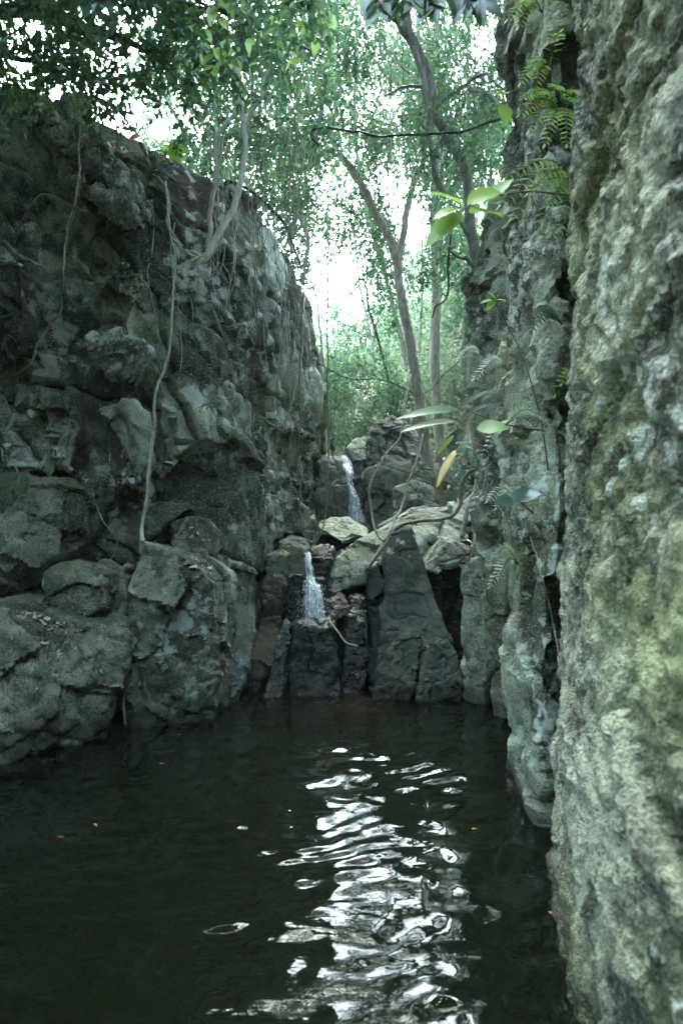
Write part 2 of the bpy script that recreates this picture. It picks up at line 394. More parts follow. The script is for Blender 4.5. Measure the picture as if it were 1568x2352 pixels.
cliff = rock('cliff_left', None, [
    S([(-460, 1900, 4.1), (-460, 330, 4.2), (40, 1900, 5.05), (110, 225, 5.35), (-60, 190, 5.3)], 3.0, 1.0),
    S([(40, 1900, 5.2), (95, 300, 5.4), (165, 228, 5.8), (300, 315, 6.0), (430, 385, 6.1), (480, 620, 5.85), (500, 1000, 5.65), (500, 1900, 5.5), (300, 1900, 5.4)], 3.0, 1.0),
    S([(420, 390, 6.2), (520, 425, 6.2), (640, 525, 6.7), (698, 655, 7.3), (726, 800, 7.7), (735, 930, 7.8), (722, 1010, 7.6), (640, 965, 6.6), (520, 950, 5.75), (480, 630, 5.8)], 3.0, 1.0),
    S([(495, 880, 5.65), (603, 955, 6.05), (610, 1230, 5.98), (600, 1420, 5.8), (572, 1900, 5.6), (495, 1900, 5.45)], 2.6, 1.0),
    S([(600, 930, 7.0), (735, 930, 8.1), (733, 1055, 8.3), (705, 1300, 7.7), (600, 1330, 6.9)], 2.0, 1.0),
    S([(640, 1085, 6.7), (722, 1095, 7.0), (700, 1215, 6.8), (625, 1240, 6.5)], 0.6),
    # knobs and pale ledges on the face
    S([(103, 300, 5.2), (150, 283, 5.2), (230, 300, 5.35), (300, 385, 5.4), (292, 455, 5.3), (225, 470, 5.25), (130, 400, 5.15)], 1.0),
    S([(60, 235, 5.1), (180, 225, 5.4), (175, 290, 5.3), (70, 300, 5.1)], 1.0),
    S([(205, 612, 5.2), (300, 598, 5.3), (325, 700, 5.35), (300, 760, 5.35), (225, 745, 5.2)], 0.9),
    S([(205, 770, 5.15), (290, 735, 5.2), (335, 800, 5.35), (245, 880, 5.2)], 0.9),
    S([(15, 885, 4.95), (140, 870, 5.05), (168, 985, 5.1), (150, 1085, 5.1), (15, 1070, 4.95)], 0.9),
    S([(-60, 560, 4.85), (60, 590, 5.0), (80, 820, 5.05), (-60, 860, 4.85)], 0.9),
    S([(330, 480, 5.75), (420, 470, 5.9), (440, 640, 5.75), (400, 800, 5.6), (320, 760, 5.45)], 0.9),
    S([(340, 850, 5.4), (450, 830, 5.6), (480, 1010, 5.5), (380, 1080, 5.35)], 0.8),
    S([(235, 940, 5.2), (330, 930, 5.3), (340, 1100, 5.3), (245, 1140, 5.2)], 0.8),
], 'cliff', kind='structure', vox=0.020, smooth=2, amp=0.05, cell=1.1, amp2=0.007, cell2=0.22, fb=0.010, fbs=2.6, crack=0.05, seed=4, frame=fr, extra=cliff_extra)

LED = dict(vox=0.014, smooth=1, amp=0.03, cell=0.22, amp2=0.012, cell2=0.08, fb=0.015, fbs=5.0, crack=0.02, frame=np.diag([1, 1, 2.6]) @ dip)
rock('rock_ledge', 'pale flaking ledge at the top of the left cliff under the dangling bleached root',
     [S([(103, 305, 5.05), (150, 284, 5.1), (215, 296, 5.15), (245, 335, 5.2), (200, 385, 5.1), (140, 350, 5.05)], 0.5)], 'pale_ledge', 'rock', seed=131, **LED)
rock('rock_ledge', 'thin whitish slab jutting below the pale flaking ledge',
     [S([(165, 405, 5.05), (225, 425, 5.1), (292, 448, 5.15), (298, 468, 5.15), (235, 462, 5.05), (180, 432, 5.0)], 0.5)], 'pale_ledge', 'rock', seed=133, **LED)
rock('rock_ledge', 'rounded pale knob of rock beside the thin whitish slab',
     [S([(232, 385, 5.15), (265, 372, 5.2), (305, 395, 5.25), (302, 440, 5.2), (255, 430, 5.1)], 0.5)], 'pale_ledge', 'rock', seed=135, **LED)
rock('rock_ledge', 'pale lichen-crusted ledge halfway up the left cliff',
     [S([(195, 775, 5.0), (235, 745, 5.1), (290, 770, 5.15), (335, 790, 5.2), (250, 855, 5.05), (215, 850, 5.0)], 0.5)], 'pale_ledge', 'rock', seed=137, **LED)
rock('rock_ledge', 'buff overhanging ledge on the left cliff below the fig roots',
     [S([(200, 618, 5.05), (250, 605, 5.1), (305, 612, 5.2), (300, 680, 5.15), (225, 650, 5.05)], 0.5)], 'ledge', 'rock', seed=139, **LED)

# ------------------------------------------------------------------ right cliff: three buttresses
def boulder_joints(k):
    def fx(V, Nn):
        jv, jd = joints(V, [((0.3, 0.2, 0.93), 0.34), ((0.9, -0.35, 0.2), 0.30), ((0.2, 0.95, -0.2), 0.4)], 400 + k, 0.05)
        return 0.014 * jv - 0.012 * np.exp(-(jd / 0.012) ** 2)
    return fx
def near_extra(V, Nn):
    Vr = V @ rotm('X', 35)
    pit = np.clip(fbm(Vr * np.array([10, 10, 19.0]), 93, 3, 0.55) - 0.15, 0, 1)
    return 0.012 * fbm(Vr * np.array([5, 5, 13.0]), 88, 4, 0.6) + 0.007 * fbm(V * np.array([16, 16, 30.0]), 89, 2, 0.6) - 0.03 * pit
def right_extra(V, Nn):
    jv, jd = joints(V, [((0.2, 0.35, 0.9), 0.45), ((0.3, 0.9, -0.25), 0.5), ((0.95, 0.2, 0.1), 0.6)], 351, 0.12)
    return 0.02 * jv - 0.02 * np.exp(-(jd / 0.016) ** 2) + 0.009 * fbm(V * np.array([6, 6, 14.0]), 88, 4, 0.6) + 0.006 * fbm(V * np.array([14, 14, 30.0]), 89, 2, 0.6)
rock('cliff_right', None, [
    W((0.60, -1.0, -0.7), (0.62, 1.0, -0.7), (0.70, 1.96, -0.7), (0.93, 2.78, -0.7), (1.3, 3.0, -0.7),
      (0.70, -1.0, 0.9), (0.76, 1.2, 0.9), (0.87, 1.9, 0.9), (1.02, 2.86, 0.9),
      (0.90, -1.0, 2.4), (0.93, 1.5, 2.4), (1.02, 2.2, 2.4), (1.13, 2.98, 2.4),
      (0.98, -1.0, 6.5), (1.02, 1.8, 6.5), (1.20, 3.02, 6.5), (1.6, 3.05, 6.5),
      (1.9, -1.0, -0.7), (1.9, 3.0, -0.7), (1.9, -1.0, 6.5), (1.9, 3.0, 6.5)),
    W((0.78, 0.3, 3.1), (0.78, 1.6, 3.05), (0.98, 2.25, 3.3), (0.78, 0.3, 6.4), (0.80, 1.6, 6.4), (1.0, 2.3, 6.4), (2, 0.3, 3.1), (2, 2.2, 3.3), (2, 0.3, 6.4), (2, 2.2, 6.4)),
    W((0.86, 2.2, -0.6), (0.90, 2.65, -0.6), (0.95, 2.55, 0.55), (0.88, 2.1, 0.7), (1.4, 2.0, -0.6), (1.4, 2.8, -0.6), (1.4, 2.0, 0.6), (1.4, 2.6, 0.6)),
], 'near', kind='structure', vox=0.017, smooth=3, amp=0.022, cell=0.8, amp2=0.008, cell2=0.16, fb=0.022, fbs=1.4, crack=0.02, seed=9, frame=np.diag([1, 1, 1.4]) @ rotm('X', 40), extra=near_extra)
rock('cliff_right_middle', None, [
    W((1.06, 3.40, -0.7), (1.12, 3.9, -0.7), (1.23, 4.65, -0.7), (1.6, 4.8, -0.7),
      (1.13, 3.42, 1.0), (1.16, 4.0, 1.0), (1.22, 4.62, 1.0),
      (1.20, 3.46, 3.4), (1.16, 4.1, 3.4), (1.18, 4.6, 3.4),
      (1.22, 3.48, 6.2), (1.18, 4.0, 6.2), (1.19, 4.55, 6.2), (1.7, 4.7, 6.2),
      (2.6, 4.3, -0.7), (2.6, 4.9, -0.7), (2.6, 4.3, 6.2), (2.6, 4.9, 6.2)),
    W((1.85, 2.6, -0.7), (1.85, 4.6, -0.7), (1.85, 2.6, 6.3), (1.85, 4.6, 6.3), (2.5, 2.6, -0.7), (2.5, 4.6, -0.7), (2.5, 2.6, 6.3), (2.5, 4.6, 6.3)),
    S([(1150, 985, 3.8), (1278, 960, 3.4), (1140, 1120, 3.75), (1185, 1290, 3.55), (1275, 1325, 3.3), (1225, 1345, 3.4), (1285, 1150, 3.3)], (0.35, 0.25, 0), 1.0),
    S([(1165, 500, 4.0), (1290, 480, 3.4), (1160, 800, 4.0), (1275, 860, 3.4)], (0.3, 0.2, 0), 1.0),
    S([(1175, 1430, 3.9), (1230, 1420, 3.5), (1165, 1900, 4.1), (1250, 1960, 3.2)], (0.5, 0.2, 0), 1.0),
], 'second', kind='structure', vox=0.024, smooth=2, amp=0.045, cell=0.55, amp2=0.014, cell2=0.17, fb=0.03, fbs=2.4, crack=0.03, seed=15, frame=np.diag([1.2, 1, 0.8]), extra=right_extra)
rock('cliff_right_back', None, [
    S([(1062, 705, 6.0), (1085, 610, 6.0), (1118, 540, 6.2), (1150, 440, 5.6), (1150, 1330, 5.2), (1112, 1260, 5.6), (1112, 850, 6.0), (1078, 775, 6.0)], (1.6, 0.9, 0), 1.0),
    S([(1100, 850, 6.1), (1105, 1150, 6.2), (1095, 1320, 5.9), (1180, 850, 5.2), (1180, 1400, 5.0)], (1.5, 0.6, 0), 1.0),
], 'second', kind='structure', vox=0.03, smooth=2, amp=0.055, cell=0.45, amp2=0.018, cell2=0.15, fb=0.03, crack=0.03, seed=21)

# ------------------------------------------------------------------ boulders
BIG = dict(vox=0.02, smooth=3, amp=0.035, cell=0.5, amp2=0.010, cell2=0.13, fb=0.025, fbs=2.2, crack=0.018)
MID = dict(vox=0.016, smooth=2, amp=0.020, cell=0.34, amp2=0.006, cell2=0.09, fb=0.018, fbs=3.5, crack=0.014)
SML = dict(vox=0.010, smooth=2, amp=0.014, cell=0.13, amp2=0.006, cell2=0.05, fb=0.010, fbs=6.0, crack=0.008)
rock('rock_ledge', 'broad grey ledge at the pool edge with dead leaves on its sloping top',
     [S([(-420, 1400, 3.6), (0, 1395, 4.45), (60, 1400, 4.55), (-420, 1980, 3.3), (0, 1860, 4.2), (225, 1860, 4.45), (275, 1500, 4.5), (285, 1432, 4.62), (190, 1425, 4.6), (100, 1392, 4.75)], 1.1, 1.0)], 'ledge', 'rock', seed=31, extra=boulder_joints(3), **BIG)
rock('rock_block', 'tall lichen-spotted block rising from the pool with a peaked leaf-strewn top',
     [S([(288, 1400, 4.72), (290, 1860, 4.62), (325, 1245, 4.9), (430, 1275, 4.85), (498, 1335, 4.9), (505, 1480, 4.9), (500, 1860, 4.78), (400, 1860, 4.68), (360, 1380, 4.72)], 0.8, 0.95)], 'ledge', 'rock', seed=33, extra=boulder_joints(2), **BIG)
rock('rock_block', 'rounded pale-topped block perched above the leaf-streaked ledge',
     [S([(98, 1320, 4.62), (130, 1292, 4.75), (215, 1296, 4.8), (246, 1325, 4.72), (240, 1400, 4.65), (150, 1440, 4.6), (100, 1400, 4.58)], 0.6)], 'ledge', 'rock', seed=35, **MID)
rock('rock_block', 'dark narrow block wedged in the cleft beside the tall lichen-spotted block',
     [S([(228, 1330, 4.95), (288, 1300, 5.0), (290, 1480, 4.9), (240, 1470, 4.85)], 0.5)], 'ledge', 'rock', seed=36, **MID)
rock('rock_shelf', 'massive overhanging shelf of dark rock with small leafy plants on its edge',
     [S([(-300, 1100, 4.3), (0, 1092, 4.75), (100, 1102, 4.85), (190, 1118, 4.9), (217, 1155, 4.95), (212, 1225, 4.95), (110, 1300, 4.95), (0, 1380, 4.8), (-300, 1450, 4.3), (-100, 1180, 4.55), (100, 1185, 4.72)], 1.2, 1.0)], 'ledge', 'rock', seed=37, extra=boulder_joints(4), **BIG)
rock('rock_block', 'small angular block at the foot of the pale climbing vine',
     [S([(328, 1180, 5.2), (365, 1152, 5.25), (420, 1150, 5.35), (436, 1170, 5.3), (385, 1200, 5.2), (340, 1245, 5.15)], 0.5)], 'ledge', 'rock', seed=39, **MID)
rock('rock_block', 'cracked squat block behind the peaked top of the lichen-spotted block',
     [S([(390, 1195, 5.25), (470, 1185, 5.4), (500, 1230, 5.4), (490, 1300, 5.3), (400, 1290, 5.2)], 0.5)], 'ledge', 'rock', seed=40, **MID)
rock('boulder', 'rounded blue-grey wet boulder at the waterline below the grooved pillar',
     [S([(512, 1540, 5.35), (530, 1508, 5.45), (556, 1530, 5.45), (560, 1570, 5.4), (540, 1640, 5.3), (502, 1640, 5.25)], 0.35)], 'pale', seed=41, **SML)
rock('boulder', 'olive-green cube-shaped stone on top of the reddish stone column',
     [S([(612, 1272, 5.85), (640, 1264, 5.95), (663, 1275, 5.9), (662, 1325, 5.85), (612, 1335, 5.8)], 0.35)], 'mono', seed=43, **SML)
rock('boulder', 'reddish-brown stone column left of the lower waterfall',
     [S([(606, 1330, 5.8), (650, 1318, 5.85), (658, 1345, 5.8), (648, 1420, 5.78), (622, 1520, 5.7), (570, 1660, 5.6), (585, 1500, 5.65), (598, 1420, 5.7)], 0.4)], 'rust', seed=45, **MID)
rock('boulder', 'slanted pale glistening slab leaning beside the dark wet block',
     [S([(652, 1422, 5.62), (662, 1432, 5.6), (660, 1500, 5.55), (652, 1580, 5.45), (640, 1680, 5.35), (596, 1680, 5.32), (612, 1570, 5.45), (640, 1480, 5.55)], 0.22)], 'pale', seed=47, **SML)
rock('boulder', 'dark wet square block standing below the lower waterfall',
     [S([(666, 1440, 5.55), (705, 1416, 5.68), (752, 1418, 5.68), (770, 1440, 5.6), (776, 1500, 5.55), (786, 1680, 5.4), (664, 1680, 5.4), (668, 1500, 5.5)], 0.5, 0.95)], 'wet', seed=49, **MID)
rock('boulder', 'black wet rock face behind the left side of the lower waterfall',
     [S([(650, 1325, 6.1), (695, 1320, 6.1), (700, 1450, 6.0), (650, 1500, 5.95)], 0.5)], 'wet', seed=50, **SML)
rock('boulder', 'dark rock step that the lower waterfall runs over',
     [S([(690, 1335, 6.0), (740, 1330, 6.02), (760, 1440, 5.95), (690, 1440, 5.95)], 0.5),
      S([(690, 1280, 6.25), (760, 1280, 6.25), (760, 1440, 6.2), (690, 1440, 6.2)], 0.5)], 'wet', seed=51, **SML)
rock('boulder', 'rounded purple-brown wet boulder right of the lower waterfall',
     [S([(742, 1400, 5.8), (752, 1380, 5.85), (780, 1368, 5.9), (800, 1382, 5.85), (802, 1410, 5.8), (770, 1428, 5.75), (748, 1424, 5.75)], 0.25)], 'purple', seed=52, **SML)
rock('boulder', 'small dark red stone under the big overhanging boulder',
     [S([(802, 1372, 6.0), (825, 1366, 6.05), (852, 1378, 6.0), (850, 1400, 5.95), (805, 1396, 5.95)], 0.25)], 'purple', seed=53, **SML)
rock('boulder', 'upright grey-green block with a pale wet top beside the triangular monolith',
     [S([(796, 1412, 5.75), (815, 1398, 5.85), (842, 1404, 5.85), (846, 1440, 5.75), (842, 1560, 5.6), (795, 1640, 5.5), (785, 1560, 5.6)], 0.35)], 'wet', seed=54, **SML)
mono = rock('monolith', 'tall triangular monolith of dark grey stone standing in the pool',
     [S([(893, 1225, 5.75), (925, 1207, 5.85), (945, 1215, 5.8), (968, 1290, 5.7), (1020, 1430, 5.55), (1052, 1520, 5.5), (1060, 1720, 5.35), (870, 1720, 5.4), (872, 1500, 5.5), (872, 1400, 5.6), (880, 1290, 5.7)], 0.45, 0.9)], 'mono', 'rock', seed=55, **MID)
rock('boulder', 'narrow dark upright stone against the left side of the triangular monolith',
     [S([(848, 1300, 5.75), (880, 1290, 5.8), (878, 1420, 5.65), (868, 1720, 5.45), (838, 1720, 5.55), (852, 1450, 5.65)], 0.4)], 'wet', seed=56, **MID)
rock('boulder', 'low pointed slab leaning on the left foot of the triangular monolith',
     [S([(885, 1500, 5.4), (945, 1448, 5.45), (972, 1470, 5.42), (930, 1580, 5.32), (925, 1700, 5.25), (850, 1700, 5.32), (862, 1560, 5.38)], 0.3)], 'mono', seed=57, **SML)
rock('boulder', 'pale-topped wedge stone against the right foot of the triangular monolith',
     [S([(975, 1490, 5.38), (1000, 1465, 5.45), (1020, 1470, 5.45), (1050, 1500, 5.42), (1064, 1580, 5.32), (1066, 1700, 5.25), (955, 1700, 5.25), (962, 1540, 5.32)], 0.3)], 'mono', seed=58, **SML)
rock('boulder', 'huge pale grey boulder spanning the gorge behind the triangular monolith',
     [S([(745, 1330, 6.3), (770, 1285, 6.4), (830, 1245, 6.5), (900, 1205, 6.7), (960, 1168, 6.9), (1020, 1180, 6.7), (1000, 1230, 6.4), (940, 1300, 6.2), (850, 1310, 6.15), (770, 1365, 6.15), (745, 1360, 6.2)], 0.8, 0.95),
      S([(950, 1168, 6.9), (1055, 1165, 7.0), (1095, 1190, 6.8), (1075, 1245, 6.5), (1010, 1250, 6.4), (960, 1260, 6.4)], 0.9, 0.95)], 'boulder', seed=59, **BIG)
rock('boulder', 'flat tan slab lying below the upper waterfall',
     [S([(728, 1202, 7.3), (760, 1188, 7.6), (800, 1190, 7.8), (845, 1218, 7.4), (845, 1232, 7.2), (790, 1250, 7.0), (765, 1232, 7.05), (730, 1212, 7.2)], 0.4)], 'boulder', seed=60, **MID)
rock('boulder', 'dark rock under the flat tan slab',
     [S([(725, 1225, 7.6), (850, 1235, 7.5), (850, 1310, 7.2), (725, 1310, 7.2)], 0.5)], 'wet', seed=61, **MID)
rock('boulder', 'sloping grey slab resting between the monolith and the right cliff',
     [S([(972, 1308, 5.75), (1022, 1240, 6.0), (1050, 1242, 6.05), (1082, 1258, 6.0), (1078, 1272, 5.9), (1040, 1312, 5.8), (1000, 1318, 5.75)], 0.4)], 'boulder', seed=62, **MID)
rock('boulder', 'rounded brown boulder left of the lower waterfall lip',
     [S([(635, 1245, 6.2), (660, 1228, 6.4), (700, 1238, 6.4), (712, 1260, 6.3), (700, 1330, 6.15), (660, 1340, 6.1), (640, 1290, 6.15)], 0.5)], 'mono', seed=63, **MID)
rock('boulder', 'small rust-brown stone at the lip of the lower waterfall',
     [S([(716, 1262, 6.3), (735, 1252, 6.4), (765, 1258, 6.4), (762, 1290, 6.3), (722, 1292, 6.25)], 0.35)], 'rust', seed=64, **SML)
rock('rock_pillar', 'mossy weathered pillar at the foot of the right cliff',
     [S([(1052, 1300, 5.45), (1075, 1278, 5.55), (1112, 1272, 5.5), (1116, 1400, 5.35), (1110, 1720, 5.15), (1066, 1720, 5.35), (1060, 1500, 5.4)], (0.5, 0.3, 0), 1.0)], 'second', 'rock', seed=65, **MID)
rock('rock_pillar', 'pale-faced pillar streaked with green moss beside the right cliff',
     [S([(1108, 1300, 5.2), (1130, 1280, 5.25), (1160, 1290, 5.1), (1170, 1440, 5.0), (1165, 1760, 4.75), (1138, 1760, 4.85), (1118, 1560, 5.0)], (0.5, 0.3, 0), 1.0)], 'second', 'rock', seed=66, **MID)
rock('boulder', 'dark rock filling the cavity right of the triangular monolith',
     [S([(640, 1330, 7.4), (1130, 1290, 7.3), (1130, 1720, 7.0), (640, 1720, 7.0)], 0.5)], 'wet', seed=67, **BIG)
# upper level
rock('boulder', 'large grey boulder on the left bank of the upper waterfall',
     [S([(725, 1050, 9.0), (750, 1035, 9.4), (785, 1060, 9.2), (798, 1110, 9.0), (806, 1250, 8.6), (725, 1250, 8.6)], 0.9)], 'far', seed=68, **BIG)
rock('boulder', 'round pale greenish boulder beside the upper waterfall lip',
     [S([(797, 1030, 9.9), (812, 1010, 10.1), (840, 1002, 10.2), (862, 1030, 10.0), (858, 1065, 9.8), (812, 1060, 9.8)], 0.6)], 'boulder', seed=69, **MID)
rock('boulder', 'black wet rock behind the upper waterfall',
     [S([(770, 1050, 9.7), (850, 1050, 9.7), (855, 1240, 9.2), (780, 1240, 9.2)], 0.8)], 'wet', seed=70, **MID)
rock('boulder', 'big dark rock wall right of the upper waterfall',
     [S([(843, 1010, 9.3), (870, 962, 9.6), (905, 950, 9.8), (950, 985, 9.6), (1000, 1090, 9.0), (1000, 1200, 8.6), (850, 1220, 8.7), (838, 1100, 9.0)], 1.2)], 'far', 'rock', seed=71, extra=boulder_joints(5), **BIG)
rock('boulder', 'grey rock slope behind the pale straight trunk',
     [S([(1015, 1010, 11.2), (1060, 985, 11.2), (1110, 1000, 11.0), (1110, 1160, 10.5), (1010, 1160, 10.5)], 1.0)], 'far', 'rock', seed=72, **BIG)
rock('boulder', 'low grey boulder at the foot of the forked tree',
     [S([(905, 1120, 8.4), (950, 1100, 8.6), (1000, 1120, 8.5), (1010, 1180, 8.2), (900, 1200, 8.2)], 0.6)], 'far', seed=73, **MID)
rock('boulder', 'pale grey rock against the right cliff behind the dead branch',
     [S([(1065, 1160, 7.4), (1110, 1120, 7.4), (1140, 1300, 6.4), (1085, 1260, 6.6)], 0.8)], 'boulder', seed=74, **MID)

# ------------------------------------------------------------------ touch points on the stone
bpy.context.view_layer.update()
DG = bpy.context.evaluated_depsgraph_get()
def hit(px, py, off=0.01, default=5.0):
    d = Vector(P(px, py, 1.0)) - Vector((0, 0, H)); d.normalize()
    ok, loc, nrm, _, o, _ = scene.ray_cast(DG, Vector((0, 0, H)), d)
    if not ok or loc.length > 40: return P(px, py, default), np.array((0, -1.0, 0))
    return np.array(loc) + np.array(nrm) * off, np.array(nrm)
def drop(x, y, z):
    ok, loc, nrm, _, o, _ = scene.ray_cast(DG, Vector((x, y, z)), Vector((0, 0, -1)))
    return (np.array(loc), np.array(nrm)) if ok else (np.array((x, y, 0.0)), np.array((0, 0, 1.0)))

# ------------------------------------------------------------------ plant materials
def leaf_mat(name, cols, trans=0.5, gloss=0.07, tcol=1.6):
    m, t, out = new_mat(name); n = N(t)
    g = n('NewGeometry'); oi = n('ObjectInfo')
    r = math_n(n, 'FRACT', math_n(n, 'ADD', g.outputs['Random Per Island'], oi.outputs['Random']))
    cr = n('ValToRGB'); e = cr.color_ramp.elements
    for i, c in enumerate(cols):
        p = i / (len(cols) - 1)
        x = e[i] if i < 2 else e.new(p)
        x.position = p; x.color = (*c, 1)
    n.L(r, cr.inputs[0]); col = cr.outputs[0]
    d = n('BsdfDiffuse'); n.L(col, d.inputs[0])
    tr = n('BsdfTranslucent')
    hs_ = n('HueSaturation'); hs_.inputs['Value'].default_value = tcol; hs_.inputs['Saturation'].default_value = 1.1; n.L(col, hs_.inputs['Color']); n.L(hs_.outputs[0], tr.inputs[0])
    mx = n('MixShader'); mx.inputs[0].default_value = trans; n.L(d.outputs[0], mx.inputs[1]); n.L(tr.outputs[0], mx.inputs[2])
    gl = n('BsdfGlossy'); gl.inputs['Roughness'].default_value = 0.32
    m2 = n('MixShader'); m2.inputs[0].default_value = gloss; n.L(mx.outputs[0], m2.inputs[1]); n.L(gl.outputs[0], m2.inputs[2])
    n.L(m2.outputs[0], out.inputs[0])
    return m
def plain_mat(name, c1, c2, scale=20, rough=0.8, bump=0.4, stretch=(1, 1, 0.3)):
    m, t, out = new_mat(name); n = N(t)
    pos = n('NewGeometry').outputs['Position']
    mp = n('Mapping'); mp.inputs['Scale'].default_value = stretch; n.L(pos, mp.inputs['Vector'])
    f = noise_n(n, mp.outputs[0], scale, 5, 0.65)
    b = n('BsdfPrincipled'); b.inputs['Roughness'].default_value = rough; b.inputs['Specular IOR Level'].default_value = 0.25
    n.L(mix_c(n, ramp_n(n, f, 0.35, 0.65), c1, c2), b.inputs['Base Color'])
    bm = n('Bump'); bm.inputs['Strength'].default_value = bump; bm.inputs['Distance'].default_value = 0.02
    n.L(f, bm.inputs['Height']); n.L(bm.outputs[0], b.inputs['Normal']); n.L(b.outputs[0], out.inputs[0])
    return m
M['leaf_dark'] = leaf_mat('dark_leaves', [(0.018, 0.045, 0.016), (0.03, 0.075, 0.022), (0.05, 0.10, 0.03)], 0.42, 0.06)
M['leaf_mid'] = leaf_mat('green_leaves', [(0.028, 0.066, 0.040), (0.048, 0.10, 0.054), (0.08, 0.132, 0.058), (0.04, 0.094, 0.066)], 0.42, 0.03, 1.3)
M['leaf_light'] = leaf_mat('light_leaves', [(0.038, 0.083, 0.052), (0.060, 0.112, 0.065), (0.090, 0.13, 0.062), (0.048, 0.10, 0.08)], 0.42, 0.02, 1.3)
M['leaf_bright'] = leaf_mat('fresh_leaves', [(0.15, 0.27, 0.05), (0.20, 0.33, 0.07), (0.24, 0.34, 0.10)], 0.5, 0.03, 1.4)
M['leaf_teal'] = leaf_mat('bluish_leaves', [(0.04, 0.10, 0.07), (0.06, 0.13, 0.09)], 0.4, 0.08)
M['leaf_pale'] = leaf_mat('pale_fern', [(0.20, 0.27, 0.17), (0.26, 0.32, 0.22)], 0.45, 0.05)
M['leaf_yellow'] = leaf_mat('yellow_leaf', [(0.38, 0.29, 0.04), (0.46, 0.36, 0.07)], 0.4, 0.05, 1.2)
M['leaf_orange'] = leaf_mat('orange_leaf', [(0.36, 0.14, 0.03), (0.44, 0.20, 0.04)], 0.4, 0.05, 1.2)
M['leaf_dead'] = leaf_mat('dead_leaf', [(0.16, 0.09, 0.05), (0.30, 0.19, 0.11), (0.42, 0.34, 0.24), (0.55, 0.50, 0.40)], 0.15, 0.04, 1.0)
M['leaf_white'] = leaf_mat('bleached_leaf', [(0.55, 0.55, 0.50), (0.65, 0.64, 0.58)], 0.25, 0.05, 1.0)
M['bark_grey'] = plain_mat('grey_bark', (0.10, 0.105, 0.09), (0.24, 0.24, 0.20), 26)
M['bark_brown'] = plain_mat('brown_bark', (0.16, 0.145, 0.12), (0.33, 0.30, 0.25), 26)
M['bark_pale'] = plain_mat('pale_bark', (0.26, 0.25, 0.20), (0.46, 0.44, 0.37), 30)
M['bark_dark'] = plain_mat('dark_bark', (0.025, 0.028, 0.026), (0.07, 0.075, 0.065), 26)
M['vine_pale'] = plain_mat('pale_root', (0.24, 0.23, 0.19), (0.44, 0.43, 0.37), 40, stretch=(1, 1, 0.5))
M['vine_brown'] = plain_mat('brown_vine', (0.09, 0.08, 0.062), (0.19, 0.17, 0.14), 40, stretch=(1, 1, 0.5))
M['vine_dark'] = plain_mat('dark_vine', (0.02, 0.022, 0.02), (0.06, 0.06, 0.055), 40, stretch=(1, 1, 0.5))
M['stem'] = plain_mat('green_stem', (0.05, 0.06, 0.03), (0.10, 0.11, 0.06), 40)

# ------------------------------------------------------------------ plant geometry
RG = np.random.default_rng(11)
def unit(v): return v / np.maximum(np.linalg.norm(v, axis=-1, keepdims=True), 1e-9)
def leaf_arrays(B, D, U, L, Wd, fine=False):
    """leaf blades: base points, directions, up vectors, lengths, widths"""
    D = unit(D); Sd = unit(np.cross(D, U)); Nn = np.cross(Sd, D)
    L = L[:, None]; Wd = Wd[:, None]; n = len(B)
    if not fine:
        tip = B + D * L - Nn * 0.10 * L
        mid = B + D * L * 0.45
        V = np.stack([B, mid + Sd * Wd * 0.5 + Nn * 0.12 * Wd, tip, mid - Sd * Wd * 0.5 + Nn * 0.12 * Wd], 1).reshape(-1, 3)
        o = np.arange(n)[:, None] * 4
        return V, [np.concatenate([o + np.array([[0, 1, 2]]), o + np.array([[0, 2, 3]])])]
    q1 = B + D * L * 0.30; q2 = B + D * L * 0.65 - Nn * 0.05 * L; tip = B + D * L - Nn * 0.16 * L
    up = Nn * 0.14 * Wd
    V = np.stack([B, q1 + Sd * Wd * .46 + up, q2 + Sd * Wd * .40 + up, tip, q2 - Sd * Wd * .40 + up, q1 - Sd * Wd * .46 + up, q1, q2], 1).reshape(-1, 3)
    o = np.arange(n)[:, None] * 8
    quads = np.concatenate([o + np.array([[6, 1, 2, 7]]), o + np.array([[6, 7, 4, 5]])])
    tris = np.concatenate([o + np.array([[0, 1, 6]]), o + np.array([[0, 6, 5]]), o + np.array([[7, 2, 3]]), o + np.array([[7, 3, 4]])])
    return V, [quads, tris]

